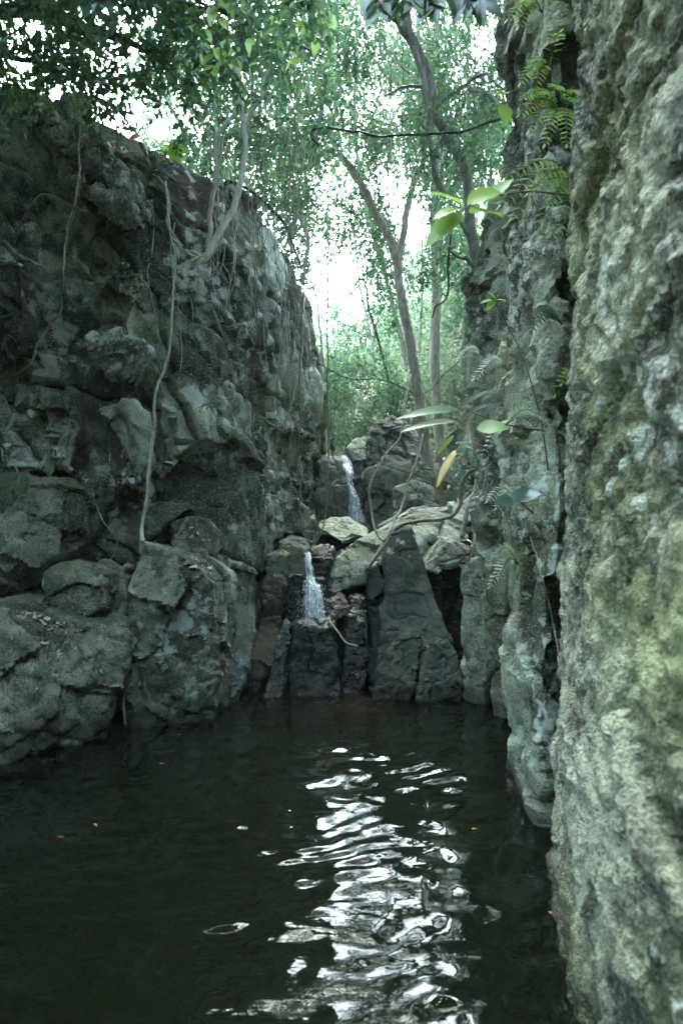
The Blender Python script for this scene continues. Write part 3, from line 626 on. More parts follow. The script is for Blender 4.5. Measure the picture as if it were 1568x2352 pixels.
def sprays(cent, rad, twigs, per, L, droop=0.4, aspect=0.45, fine=False, rg=RG, flat=0.5):
    """leafy twigs radiating from clump centres; returns leaf mesh arrays"""
    nc = len(cent); rad = np.broadcast_to(np.asarray(rad, float), (nc, 3)) if np.ndim(rad) < 2 else rad
    d = unit(rg.normal(size=(nc, twigs, 3)))
    st = cent[:, None, :] + d * rad[:, None, :] * rg.uniform(0.0, 0.35, (nc, twigs, 1))
    en = cent[:, None, :] + d * rad[:, None, :] * rg.uniform(0.5, 1.0, (nc, twigs, 1)); en[..., 2] -= droop * rad[:, None, 2] * rg.uniform(0.2, 1.3, (nc, twigs))
    t = (np.arange(per) + rg.uniform(0.1, 0.9, (nc, twigs, per))) / per
    p = st[:, :, None, :] + (en - st)[:, :, None, :] * t[..., None]
    p[..., 2] -= 0.35 * droop * rad[:, None, None, 2] * t * t
    ax = unit(en - st)[:, :, None, :]
    sd = unit(np.cross(ax, np.array([0, 0, 1.0])) + 1e-6)
    sgn = np.where((np.arange(per) % 2 == 0), 1.0, -1.0)[None, None, :, None]
    ld = ax * rg.uniform(0.2, 0.9, t.shape)[..., None] + sd * sgn + rg.normal(0, 0.35, p.shape); ld[..., 2] -= 0.25 + 0.5 * droop
    up = np.array([0, 0, 1.0]) * flat + rg.normal(0, 0.5, p.shape)
    B = p.reshape(-1, 3); n = len(B)
    Ls = L * rg.uniform(0.6, 1.25, n)
    return leaf_arrays(B, ld.reshape(-1, 3), up.reshape(-1, 3), Ls, Ls * aspect * rg.uniform(0.8, 1.2, n), fine)

def spline(pts, per=8):
    pts = np.asarray(pts, float); n = len(pts)
    if n < 3: t = np.linspace(0, 1, per + 1)[:, None]; return pts[0] + (pts[-1] - pts[0]) * t
    e = np.vstack([2 * pts[0] - pts[1], pts, 2 * pts[-1] - pts[-2]]); out_ = []
    for i in range(n - 1):
        a, b_, c_, d_ = e[i:i + 4]
        for u in np.arange(per) / per:
            out_.append(0.5 * (2 * b_ + (c_ - a) * u + (2 * a - 5 * b_ + 4 * c_ - d_) * u * u + (3 * b_ - a - 3 * c_ + d_) * u ** 3))
    out_.append(pts[-1]); return np.array(out_)

def tube(path, r0, r1=None, sides=6, lump=0.12, seed=0, wig=0.0):
    path = np.asarray(path, float); n = len(path); r1 = r0 if r1 is None else r1
    s = np.linspace(0, 1, n)
    if wig: path = path + wig * np.stack([fbm(path * 3.1 + k * 9, seed + k, 3) for k in range(3)], 1) * np.sin(np.pi * np.clip(s, 0.02, 0.98))[:, None] ** 0.4
    r = r0 + (r1 - r0) * s
    T = unit(np.gradient(path, axis=0)); ref = np.array([0.31, 0.95, 0.05]) if abs(T[0, 1]) < 0.8 else np.array([1.0, 0.1, 0])
    A = unit(np.cross(T, ref)); Bv = np.cross(T, A)
    th = np.arange(sides) * 2 * np.pi / sides
    rr = r[:, None] * (1 + lump * RG.normal(size=(n, sides)) * 0.6)
    V = path[:, None, :] + (A[:, None, :] * np.cos(th)[None, :, None] + Bv[:, None, :] * np.sin(th)[None, :, None]) * rr[..., None]
    V = V.reshape(-1, 3)
    i = (np.arange(n - 1)[:, None] * sides + np.arange(sides)[None, :]).ravel(); j = (np.arange(n - 1)[:, None] * sides + (np.arange(sides)[None, :] + 1) % sides).ravel()
    fc = [np.stack([i, j, j + sides, i + sides], 1)]
    V = np.vstack([V, path[:1], path[-1:]]); a = n * sides
    k = np.arange(sides); k2 = (k + 1) % sides
    fc.append(np.concatenate([np.stack([np.full(sides, a), k2, k], 1), np.stack([np.full(sides, a + 1), (n - 1) * sides + k, (n - 1) * sides + k2], 1)]))
    return V, fc

def join(parts):
    Vs, q, t_, o = [], [], [], 0
    for V, fs in parts:
        Vs.append(V)
        for f in fs: (q if f.shape[1] == 4 else t_).append(np.asarray(f) + o)
        o += len(V)
    return np.vstack(Vs), [np.concatenate(x) for x in (q, t_) if x]

def pxs(pts): return np.array([P(*p) for p in pts])
def region(n, x0, x1, y0, y1, Y0, Y1, rg=RG, keep=None):
    out_ = []
    while len(out_) < n:
        x, y = rg.uniform(x0, x1), rg.uniform(y0, y1)
        if keep is None or keep(x, y): out_.append(P(x, y, rg.uniform(Y0, Y1)))
    return np.array(out_)

def tree(name, label, trunk, r, bark, limbs=(), crown=None, leaf='leaf_mid', group=None, sides=9, cat='tree', twigs_to=0):
    """trunk and limbs: lists of (px, py, depth); crown: list of leaf mesh arrays"""
    tp = pxs(trunk); root = empty(name, tp[0]); tag(root, label, cat, group)
    V, f = tube(spline(tp, 8), r[0], r[1], sides, 0.10, 3, wig=0.03); centred('trunk', V, f, M[bark], root)
    for lp, a, b_ in limbs:
        V, f = tube(spline(pxs(lp), 7), a, b_, 7, 0.12, 5, wig=0.04); centred('branch', V, f, M[bark], root)
    if crown:
        for k, (arr, mt) in enumerate(crown):
            o = centred('crown', arr[0], arr[1], M[mt], root, smooth=False)
            o['kind'] = 'stuff'
    return root

# ------------------------------------------------------------------ trees
def gap(x, y):        # the openings where bare sky shows
    for gx_, gy_, rx, ry in ((790, 640, 78, 95), (385, 265, 55, 45), (895, 395, 52, 55), (1105, 85, 45, 60), (960, 505, 42, 55), (748, 705, 40, 60), (1120, 460, 55, 90), (880, 215, 40, 30)):
        if ((x - gx_) / rx) ** 2 + ((y - gy_) / ry) ** 2 < 1: return False
    return True
c1 = np.vstack([region(70, 640, 930, 330, 640, 9.5, 12.5, keep=gap), region(34, 725, 880, -60, 310, 8.6, 10.2, keep=gap)])
tree('forked_tree', 'tall leaning tree forking in two above the upper waterfall',
     [(995, 1160, 9.2), (975, 1010, 9.3), (952, 860, 9.4), (925, 700, 9.5), (912, 600, 9.5)], (0.088, 0.068), 'bark_brown',
     [([(912, 605, 9.5), (885, 530, 9.5), (835, 430, 9.4), (790, 370, 9.3), (752, 342, 9.2), (705, 382, 9.1), (668, 392, 9.0)], 0.075, 0.03),
      ([(914, 600, 9.5), (932, 500, 9.6), (955, 420, 9.7), (975, 350, 9.8), (968, 250, 10.0), (980, 120, 10.4)], 0.06, 0.03),
      ([(668, 392, 9.0), (685, 470, 9.0), (702, 560, 9.0), (700, 640, 8.9)], 0.03, 0.018),
      ([(752, 342, 9.2), (735, 300, 9.3), (700, 210, 9.6), (690, 60, 10.0)], 0.03, 0.015),
      ([(705, 382, 9.1), (672, 350, 9.3), (690, 330, 9.6), (730, 316, 9.9)], 0.025, 0.012)],
     [(sprays(c1, (0.55, 0.6, 0.42), 11, 11, 0.09, 0.8), 'leaf_mid')], 'leaf_mid')
c2 = region(95, 860, 1160, -60, 420, 8.5, 12.0, keep=gap)
tree('straight_tree', 'slim straight pale tree beside the leaning forked tree',
     [(1035, 1150, 9.9), (1012, 1000, 10.0), (1000, 850, 10.0), (998, 600, 10.1), (998, 420, 10.1), (1005, 220, 10.2), (1000, 20, 10.3)], (0.095, 0.055), 'bark_pale',
     [([(998, 420, 10.1), (1040, 300, 10.3), (1075, 200, 10.5), (1120, 80, 10.6)], 0.04, 0.015),
      ([(1003, 250, 10.2), (950, 180, 10.0), (900, 120, 9.8)], 0.035, 0.015)],
     [(sprays(c2, (0.5, 0.6, 0.5), 11, 11, 0.085, 1.0), 'leaf_light')])
c3 = np.vstack([region(40, 930, 1165, 120, 420, 5.5, 7.0, keep=gap), region(22, 960, 1150, 420, 640, 6.2, 8.0, keep=gap)])
tree('gnarled_tree', 'gnarled grey tree arching out from the right cliff over the gorge',
     [(1118, 830, 6.0), (1100, 690, 6.1), (1082, 540, 6.2), (1072, 410, 6.2), (1040, 325, 6.2), (992, 245, 6.1), (985, 190, 6.1), (958, 130, 6.0), (915, 55, 5.8), (850, -20, 5.6), (780, -90, 5.4)], (0.055, 0.05), 'bark_grey',
     [([(1020, 440, 6.1), (1005, 390, 6.05), (992, 310, 6.0), (978, 250, 5.95), (962, 160, 5.9), (940, 70, 5.8), (925, -40, 5.7)], 0.03, 0.034),
      ([(992, 245, 6.1), (1030, 215, 6.1), (1072, 190, 6.0), (1115, 175, 5.9), (1170, 210, 5.7)], 0.022, 0.012),
      ([(1075, 200, 6.2), (1120, 225, 6.1), (1150, 265, 6.0)], 0.03, 0.02),
      ([(1086, 560, 6.2), (1060, 500, 6.1), (1040, 470, 6.0)], 0.02, 0.01),
      ([(1092, 620, 6.1), (1050, 585, 6.0), (1030, 560, 5.9)], 0.018, 0.01),
      ([(975, 200, 6.0), (930, 205, 6.1), (880, 225, 6.2)], 0.02, 0.008)],
     [(sprays(c3, (0.28, 0.3, 0.25), 7, 8, 0.07, 0.8), 'leaf_mid')])
c4 = np.vstack([region(110, 400, 760, -60, 330, 5.6, 8.5, keep=gap), region(50, 430, 720, 300, 470, 7.4, 9.0, keep=gap)])
tree('cliff_fig', 'pale slender fig gripping the left cliff with bare roots and hanging rootlets',
     [(415, 635, 5.45), (440, 605, 5.5), (478, 590, 5.5), (500, 545, 5.55), (535, 480, 5.6), (553, 400, 5.65), (556, 280, 5.7), (548, 140, 5.8), (560, -20, 6.0)], (0.036, 0.022), 'bark_pale',
     [([(478, 590, 5.5), (484, 500, 5.55), (490, 400, 5.6), (492, 320, 5.6), (520, 275, 5.7), (548, 235, 5.75), (545, 150, 5.8)], 0.024, 0.015),
      ([(470, 592, 5.5), (440, 570, 5.5), (410, 550, 5.55), (392, 545, 5.6)], 0.016, 0.010),
      ([(556, 300, 5.7), (600, 200, 5.9), (650, 80, 6.2), (700, -20, 6.5)], 0.025, 0.012),
      ([(550, 180, 5.8), (480, 90, 5.8), (420, 20, 5.8)], 0.02, 0.01)],
     [(sprays(c4, (0.36, 0.4, 0.3), 9, 9, 0.072, 0.8), 'leaf_mid')])
def lowleft(x, y): return y < 235 - 0.10 * max(x - 250, 0) - (0.25 * max(x - 330, 0)) and gap(x, y)
c6 = region(150, -260, 560, -220, 235, 3.6, 5.2, keep=lowleft)
c6b = region(46, 120, 700, -140, 110, 3.2, 4.6)
tree('overhanging_tree', 'dark leafy tree leaning over the top of the left cliff',
     [(-420, 520, 5.2), (-330, 250, 5.0), (-150, 60, 4.8), (60, 20, 4.6), (230, 70, 4.6), (330, 110, 4.7)], (0.09, 0.02), 'bark_dark',
     [([(-150, 60, 4.8), (0, 120, 4.7), (120, 150, 4.7), (240, 190, 4.8)], 0.03, 0.008),
      ([(60, 20, 4.6), (220, -20, 4.3), (400, 10, 4.0), (560, 40, 3.9)], 0.03, 0.008),
      ([(-330, 250, 5.0), (-250, 0, 4.4), (-60, -150, 4.0)], 0.05, 0.02)],
     [(sprays(c6, (0.28, 0.32, 0.2), 9, 8, 0.066, 0.5, 0.5), 'leaf_dark'), (sprays(c6b, (0.25, 0.28, 0.18), 7, 8, 0.066, 0.6, 0.5), 'leaf_mid')])
# trees up the slope
slope_trees = [
    (760, 1010, 15.0, 700, 'young slope tree with a thin curved trunk left of the forked tree', 'bark_grey', -30, 0.05),
    (905, 1010, 13.0, 560, 'thin ringed sapling leaning left just behind the forked trunk', 'bark_dark', -80, 0.035),
    (870, 960, 17.0, 520, 'slender pale tree on the slope seen in the sky gap', 'bark_pale', -60, 0.05),
    (1060, 1000, 14.0, 420, 'grey tree on the slope between the straight trunk and the right cliff', 'bark_grey', 20, 0.07),
    (960, 1000, 19.0, 500, 'slim tree high on the slope behind the two big trunks', 'bark_grey', 10, 0.06),
    (1100, 1010, 12.5, 330, 'leafy tree on the slope pressed against the right cliff', 'bark_brown', 30, 0.07),
]
for (bx, by, Yd, top, lab, bk, lean, rr) in slope_trees:
    cx_ = bx + lean
    cc = region(44, cx_ - 85, cx_ + 85, top - 60, top + 330, Yd - 1.2, Yd + 1.2, keep=gap)
    tree('slope_tree', lab, [(bx, by + 40, Yd), (bx + lean * 0.2, (by * 2 + top) / 3, Yd), (bx + lean * 0.7, (by + 2 * top) / 3, Yd), (cx_, top, Yd)], (rr, rr * 0.5), bk,
         [([(bx + lean * 0.6, (by + top) / 2, Yd), (cx_ + 50, (by + 2 * top) / 3, Yd + 0.3), (cx_ + 80, top + 40, Yd + 0.5)], rr * 0.4, rr * 0.15)],
         [(sprays(cc, (0.6, 0.6, 0.45), 8, 9, 0.10, 0.7), 'leaf_light' if Yd > 14 else 'leaf_mid')], group='trees on the slope behind the falls')
# shrubs on the slope
for k, (x0, x1, y0, y1, Ya, Yb, mt, lab) in enumerate([
    (725, 800, 860, 1010, 11.5, 13.0, 'leaf_light', 'fresh green shrub on the left bank above the upper waterfall'),
    (795, 880, 880, 1000, 12.0, 13.5, 'leaf_mid', 'bushy shrub above the round greenish boulder'),
    (870, 960, 860, 965, 10.8, 12.0, 'leaf_mid', 'dark green shrub on top of the big dark rock wall'),
    (1020, 1110, 830, 990, 12.0, 13.5, 'leaf_light', 'pale green shrub behind the straight pale tree'),
    (1060, 1130, 1000, 1130, 8.6, 9.4, 'leaf_teal', 'low leafy shrub at the foot of the right cliff')]):
    cc = region(16, x0, x1, y0, y1, Ya, Yb)
    base = cc.mean(0); base[2] = cc[:, 2].min() - 0.25
    root = empty('shrub', base); tag(root, lab, 'shrub', 'shrubs above the upper waterfall')
    st = [tube(spline(np.array([base, (base + q) / 2 + np.array([0, 0, 0.1]), q]), 4), 0.016, 0.005, 5) for q in cc[::2]]
    V, f = join(st); centred('stems', V, f, M['bark_dark'], root)
    a = sprays(cc, (0.4, 0.4, 0.3), 8, 8, 0.085, 0.5)
    o = centred('foliage', a[0], a[1], M[mt], root, smooth=False); o['kind'] = 'stuff'
# two tall trees further back whose crowns close the view upwards
for (bx, by, Yd, x0, x1, y0, y1, nn, lab, bk) in [
    (600, 1000, 13.0, 300, 700, 40, 470, 110, 'tall tree behind the left cliff with a wide airy crown', 'bark_grey'),
    (985, 1000, 16.0, 640, 1000, -60, 330, 130, 'tall tree behind the forked tree with a high drooping crown', 'bark_brown'),
    (1130, 1000, 15.0, 960, 1190, -60, 520, 90, 'tall tree behind the gnarled one with a ragged hanging crown', 'bark_grey')]:
    cc = region(nn, x0, x1, y0, y1, Yd - 2, Yd + 2, keep=gap); xm = (x0 + x1) / 2
    tree('tall_tree', lab, [(bx, by + 60, Yd), ((bx + xm) / 2, 700, Yd), (xm, 350, Yd), (xm, y0, Yd)], (0.09, 0.03), bk,
         [([(xm, 420, Yd), ((xm + x) / 2, 300, Yd), (x, 150, Yd)], 0.06, 0.02) for x in (x0 + 40, x1 - 40)],
         [(sprays(cc, (0.75, 0.8, 0.7), 13, 12, 0.11, 1.0), 'leaf_light')], group='tall trees closing the view')
# distant forest wall that reads as one mass
def hill_pts(n, Y0, Y1, x0, x1, zlo, zhi, rg):
    y = rg.uniform(Y0, Y1, n); x = (rg.uniform(x0, x1, n) - CX) / F * y
    z = ground_h(x, y) + rg.uniform(zlo, zhi, n)
    return np.stack([x, y, z], 1)
parts = [sprays(hill_pts(520, 11.5, 24, 640, 1230, 0.0, 1.6, RG), (0.7, 0.7, 0.5), 8, 8, 0.11, 0.6),
         sprays(hill_pts(420, 22, 40, 560, 1260, 0.0, 4.0, RG), (1.3, 1.3, 1.0), 8, 8, 0.22, 0.6)]
V, f = join(parts)
tag(centred('distant_forest', V, f, M['leaf_light'], smooth=False), 'hazy mass of sunlit forest covering the slope behind the falls', 'forest', kind='stuff')
# unseen forest round the gorge, added outside the frame to block skylight
cand = np.stack([RG.uniform(-14, 12, 7500), RG.uniform(-13, 16, 7500), RG.uniform(5.0, 9.5, 7500)], 1)
cand[:, 2] += 0.75 * np.maximum(cand[:, 1] - 3, 0)
yy = np.maximum(cand[:, 1], 0.05); pxx = CX + F * cand[:, 0] / yy; pyy = CY - F * (cand[:, 2] - H) / yy
inframe = (cand[:, 1] > 0) & (pxx > -260) & (pxx < 1830) & (pyy > -330)
hole = (np.hypot((cand[:, 0] - 0.0) / 2.8, (cand[:, 1] - 0.6) / 3.1) < 1) | ((cand[:, 1] > 0.5) & (np.abs(cand[:, 0] / yy - 0.03) < 0.09)) | ((cand[:, 1] > 10.5) & (RG.random(len(cand)) < 0.5))  # openings shaped to let light onto the walls and make the pool glints
cand = cand[~inframe & ~hole]
low = np.stack([RG.uniform(-14, 12, 1500), RG.uniform(-13, -5, 1500), RG.uniform(0.5, 6, 1500)], 1)
a = sprays(np.vstack([cand, low]), (0.9, 0.9, 0.6), 4, 5, 0.42, 0.5, 0.6)
tag(centred('shade_canopy', a[0], a[1], M['leaf_dark'], smooth=False), 'unseen forest roof added to shade the gorge around the pool', 'forest', kind='stuff')

# ------------------------------------------------------------------ vines, hanging roots
def vine(label, pts, r=(0.008, 0.005), mat='vine_pale', wig=0.03, group=None, name='vine', cat='vine', per=9, sides=6, seed=0, cling=None):
    """pts: (px, py, depth); depth None lies on the stone behind that point"""
    A = np.array([P(*p) if p[2] is not None else hit(p[0], p[1], 0.02)[0] for p in pts])
    V, f = tube(spline(A, per), r[0], r[1], sides, 0.14, seed, wig)
    o = centred(name, V, f, M[mat]); return tag(o, label, cat, group)
vine('long pale vine running from the fig roots down to the angular block', [(378, 420, None), (388, 520, 5.45), (402, 620, 5.4), (392, 740, 5.3), (378, 850, 5.25), (358, 950, 5.2), (346, 1040, 5.2), (335, 1140, 5.15), (322, 1215, 5.12), (330, 1245, None)], (0.009, 0.017), seed=1)
vine('bleached root dangling from the top of the left cliff over the pale ledges', [(183, 235, 4.95), (188, 290, 4.95), (184, 340, 4.95), (186, 400, 4.95), (180, 450, 4.95), (165, 520, 4.95), (150, 580, 5.0), (148, 640, 5.0), (152, 690, None)], (0.007, 0.006), seed=2)
vine('thin brown vine slanting down from the dark tree across the cliff', [(232, 150, 4.7), (222, 240, 4.7), (205, 330, 4.75), (190, 420, 4.8), (172, 500, 4.85), (150, 585, 4.9)], (0.006, 0.005), 'vine_brown', seed=3)
vine('bent bare branch leaning on the dark left end of the cliff', [(30, 560, None), (60, 490, 4.75), (95, 447, 4.75), (140, 462, 4.8), (185, 480, 4.85), (215, 488, None)], (0.010, 0.006), 'vine_brown', 0.01, name='dead_branch', cat='branch', seed=4)
vine('grey broken branch lodged on the cliff below the bent bare branch', [(8, 550, None), (40, 580, 4.8), (80, 602, 4.85), (105, 618, None)], (0.018, 0.010), 'bark_grey', 0.01, name='dead_branch', cat='branch', seed=5)
vine('sagging grey vine hanging in the crack at the left end of the cliff', [(150, 640, None), (140, 715, 4.95), (120, 740, 4.9), (95, 790, 4.9), (60, 845, 4.9), (25, 862, None)], (0.010, 0.006), 'vine_brown', seed=6)
vine('fig root creeping left along a crack of the cliff', [(470, 592, 5.48), (430, 570, None), (400, 550, None), (388, 500, None), (378, 440, None), (365, 410, None)], (0.016, 0.010), 'vine_pale', seed=7)
vine('fig root reaching down to the left over the cliff shoulder', [(478, 588, 5.5), (440, 612, 5.45), (415, 635, None), (432, 690, None), (440, 740, None)], (0.018, 0.005), 'vine_pale', seed=8)
vine('black stem arching over the top of the domed cliff end', [(515, 425, 6.05), (530, 415, 6.05), (560, 425, 6.1), (600, 455, 6.3), (640, 500, 6.5), (665, 540, 6.7), (690, 610, 7.0)], (0.018, 0.012), 'vine_dark', 0.02, seed=9)
vine('knotted hanging vine with a kink ending below the overhang', [(690, 800, 6.6), (684, 850, 6.6), (678, 905, 6.6), (672, 930, 6.6), (655, 980, 6.6), (648, 985, 6.6), (612, 968, 6.3), (600, 962, None)], (0.009, 0.008), seed=10)
vine('U-shaped brown vine loop hanging above the lower waterfall', [(700, 640, 6.2), (690, 780, 6.2), (685, 900, 6.2), (690, 1000, 6.2), (684, 1060, 6.2), (697, 1100, 6.2), (690, 1175, 6.15), (697, 1225, 6.1), (715, 1246, 6.1), (735, 1235, 6.1), (747, 1195, 6.15), (752, 1120, 6.2), (753, 980, 6.25), (752, 760, 6.3), (755, 540, 6.4)], (0.008, 0.008), 'vine_brown', 0.02, seed=11)
vine('looping brown liana sweeping from the right cliff across the pale boulder', [(1105, 1075, 6.0), (1080, 1085, 6.0), (1060, 1120, 6.0), (1055, 1160, 5.98), (1035, 1185, 5.95), (1000, 1196, 5.9), (940, 1200, 5.85), (905, 1215, 5.8), (890, 1240, 5.78), (868, 1270, 5.75), (845, 1308, 5.7)], (0.018, 0.016), 'vine_brown', 0.02, seed=12)
vine('long liana hanging from the forked tree and curling behind the monolith', [(942, 860, 7.6), (930, 930, 7.2), (920, 1000, 7.0), (885, 1050, 6.8), (855, 1100, 6.6), (848, 1140, 6.5), (853, 1190, 6.4), (870, 1235, 6.2), (885, 1240, 6.0), (905, 1222, 5.85)], (0.012, 0.015), 'vine_brown', 0.02, seed=13)
vine('straight grey liana dropping beside the big dark rock wall', [(970, 1000, 7.5), (955, 1060, 7.2), (935, 1110, 7.0), (922, 1160, 6.8), (905, 1200, 6.5), (890, 1230, 6.2), (870, 1270, 6.0), (845, 1305, 5.8)], (0.011, 0.014), 'vine_brown', 0.02, seed=14)
vine('dead grey branch propped against the right cliff above the sloping slab', [(1098, 1100, 6.6), (1080, 1150, 6.5), (1068, 1190, 6.4), (1060, 1235, 6.3)], (0.022, 0.026), 'bark_grey', 0.01, name='dead_branch', cat='branch', seed=15)
vine('dark liana stretched like a rope across the gorge', [(732, 335, 5.6), (718, 318, 5.6), (716, 300, 5.6), (740, 294, 5.55), (800, 300, 5.5), (870, 312, 5.4), (940, 312, 5.3), (1010, 306, 5.2), (1080, 296, 5.1), (1130, 278, 5.0), (1175, 262, 4.8)], (0.012, 0.010), 'vine_dark', 0.015, seed=16)
vine('crooked black vine dangling in front of the straight pale tree', [(1035, 540, 6.4), (1030, 600, 6.4), (1028, 660, 6.4), (1020, 690, 6.4), (1000, 705, 6.4), (992, 730, 6.4)], (0.012, 0.008), 'vine_dark', 0.015, seed=17)
vine('dark horizontal vine sagging between the slope trees', [(720, 830, 8.8), (800, 870, 9.0), (880, 875, 9.1), (930, 895, 9.2), (960, 910, 9.3), (1010, 870, 9.4), (1090, 790, 9.0)], (0.010, 0.008), 'vine_dark', 0.03, seed=18)
vine('thin rootlet hanging down the near cliff crack over the dark hollow', [(1215, 1230, None), (1240, 1310, 2.95), (1262, 1380, 2.9), (1275, 1440, 2.9), (1292, 1510, None)], (0.003, 0.003), 'vine_brown', 0.01, seed=19)
vine('pale curved root trailing from the dark wet block', [(757, 1428, 5.55), (775, 1450, 5.5), (795, 1475, 5.48), (822, 1484, 5.5)], (0.008, 0.006), 'vine_pale', 0.004, seed=20)
vine('brown root creeping down the cleft between the ledge and the tall block', [(284, 1470, 4.72), (286, 1530, 4.66), (282, 1600, 4.62), (288, 1665, 4.58)], (0.010, 0.012), 'vine_brown', 0.01, seed=21)
vine('thin yellowish vine arcing behind the rounded pale-topped block', [(215, 1150, None), (240, 1200, 4.85), (268, 1240, 4.85), (262, 1275, 4.85), (240, 1295, 4.82)], (0.006, 0.005), 'vine_brown', 0.01, seed=22)
rgv = np.random.default_rng(5)
for k in range(34):                        # rootlets of the fig, over the domed end of the cliff
    x = rgv.uniform(495, 720); y0 = rgv.uniform(60, 330); y1 = min(rgv.uniform(560, 1000), 600 + (x - 480) * 1.9)
    Yv = 5.35 + (x - 495) / 225 * 1.0 + rgv.uniform(-0.05, 0.2)
    pts = [(x + rgv.normal(0, 5 + 5 * t), y0 + (y1 - y0) * t, Yv + rgv.normal(0, 0.03)) for t in np.linspace(0, 1, 7)]
    vine('threadlike pale rootlet hanging from the fig down the left cliff' if k % 3 else 'threadlike dark brown rootlet hanging from the fig down the left cliff', pts, (0.0045, 0.003), 'vine_pale' if k % 3 else 'vine_brown', 0.035, 'hanging rootlets of the cliff fig', 'rootlet', 'root', 7, 5, 40 + k)
for k in range(20):                        # strings hanging from the crowns further back
    x = rgv.uniform(700, 1120); y0 = rgv.uniform(-40, 250); y1 = y0 + rgv.uniform(250, 600); Yv = rgv.uniform(6.8, 9.5)
    pts = [(x + rgv.normal(0, 7), y0 + (y1 - y0) * t, Yv + rgv.normal(0, 0.05)) for t in np.linspace(0, 1, 6)]
    vine(('fine pale creeper', 'fine brown creeper', 'fine blackish creeper')[k % 3] + ' strung from the crowns above the falls', pts, (0.006, 0.004), ('vine_pale', 'vine_brown', 'vine_dark')[k % 3], 0.05, 'creepers hanging above the falls', 'creeper', 'vine', 7, 5, 90 + k)
for k in range(9):                         # roots lying on the cliff face
    x = rgv.uniform(300, 700); y0 = 400 + (x - 300) * 0.6 + rgv.uniform(0, 60); y1 = y0 + rgv.uniform(150, 420)
    pts = [(x + rgv.normal(0, 9) + 14 * t, y0 + (y1 - y0) * t, None) for t in np.linspace(0, 1, 6)]
    vine(('wiry brown' if k % 2 else 'wiry pale') + ' root creeping down the face of the left cliff', pts, (0.006, 0.004), 'vine_brown' if k % 2 else 'vine_pale', 0.02, 'wiry roots on the left cliff', 'root', 'root', 7, 5, 120 + k)

# ------------------------------------------------------------------ waterfalls
m, t, out = new_mat('falling_water'); n = N(t)
b = n('BsdfPrincipled'); b.inputs['Base Color'].default_value = (0.62, 0.70, 0.76, 1); b.inputs['Roughness'].default_value = 0.25
tr = n('BsdfTransparent'); mx = n('MixShader'); pos = n('NewGeometry').outputs['Position']
mp = n('Mapping'); mp.inputs['Scale'].default_value = (1, 0.6, 0.10); n.L(pos, mp.inputs['Vector'])
fd = n('VertexColor'); fd.layer_name = 'fade'; sp_ = n('SeparateColor'); n.L(fd.outputs['Color'], sp_.inputs[0])
al = math_n(n, 'MULTIPLY', ramp_n(n, noise_n(n, mp.outputs[0], 55.0, 5, 0.7), 0.40, 0.70), sp_.outputs[0])
n.L(al, mx.inputs[0]); n.L(tr.outputs[0], mx.inputs[1]); n.L(b.outputs[0], mx.inputs[2]); n.L(mx.outputs[0], out.inputs[0])
M['falls'] = m
M['foam'] = plain_mat('white_foam', (0.6, 0.67, 0.72), (0.82, 0.88, 0.92), 60, 0.4, 0.6)
def falls(label, spine, widths, layers, thick=0.03):
    """a fall is several thin veils of water one behind the other, ragged at the sides, plus loose threads and drops"""
    A = spline(pxs(spine), 14); n_ = len(A); Wd = np.interp(np.linspace(0, 1, n_), np.linspace(0, 1, len(widths)), widths)
    root = empty('waterfall', A[-1]); tag(root, label, 'waterfall')
    ps, cols = [], []
    for k in range(layers):
        m_ = 15; u = np.linspace(-0.5, 0.5, m_); sc_ = RG.uniform(0.55, 1.1); sh = RG.uniform(-0.18, 0.18)
        rag = 0.22 * fbm(np.stack([np.arange(n_) * 0.31, np.full(n_, k * 7.7), np.zeros(n_)], 1), 500 + k, 3)
        X_ = A[:, None, 0] + Wd[:, None] * (u[None, :] * sc_ + sh + rag[:, None] * 0.5)
        Y_ = A[:, None, 1] - thick * (0.2 + k / layers) * np.cos(u * np.pi)[None, :] + 0 * X_
        Z_ = A[:, None, 2] + 0 * X_
        q = np.stack([X_.ravel(), Y_.ravel(), Z_.ravel()], 1)
        q[:, 1] -= 0.25 * Wd.mean() * fbm(q * np.array([26, 26, 5.0]), 520 + k, 3) * 0.4
        i = (np.arange(n_ - 1)[:, None] * m_ + np.arange(m_ - 1)[None, :]).ravel()
        ps.append((q, [np.stack([i, i + 1, i + m_ + 1, i + m_], 1)]))
        e = np.clip(1.15 - (2 * np.abs(u)) ** 2.2, 0, 1)[None, :] * np.clip(np.minimum(np.arange(n_) / 2.5 + 0.3, (n_ - np.arange(n_)) / 2.0 + 0.25), 0, 1)[:, None]
        cols.append(e.ravel())
    V, f = join(ps); o = centred('veil', V, f, M['falls'], root)
    at = o.data.color_attributes.new('fade', 'FLOAT_COLOR', 'POINT'); e = np.concatenate(cols)
    at.data.foreach_set('color', np.stack([e, e, e, e * 0 + 1], 1).ravel().astype(np.float32))
    ps = []
    for k in range(26):
        i0 = int(RG.uniform(0, n_ * 0.7)); i1 = min(n_ - 1, i0 + int(RG.uniform(0.15, 0.4) * n_))
        if i1 - i0 < 3: continue
        p_ = A[i0:i1 + 1].copy(); p_[:, 0] += RG.uniform(-0.55, 0.55) * Wd[i0:i1 + 1]; p_[:, 1] -= RG.uniform(0, thick) + 0.01
        ps.append(tube(p_, 0.0022, 0.0012, 4, 0.3, k, 0.01))
    for k in range(160):
        q = A[int(RG.uniform(0.55, 1) * (n_ - 1))] + np.array([RG.normal(0, Wd[-1] * 0.5), -RG.uniform(0, 0.10), RG.normal(0, 0.03)])
        d = np.array([RG.normal(0, 0.002), 0, -RG.uniform(0.002, 0.006)]); ps.append(tube(np.array([q, q + d, q + 2 * d]), 0.0022, 0.0015, 4))
    V, f = join(ps); o = centred('spray', V, f, M['foam'], root); o['kind'] = 'stuff'
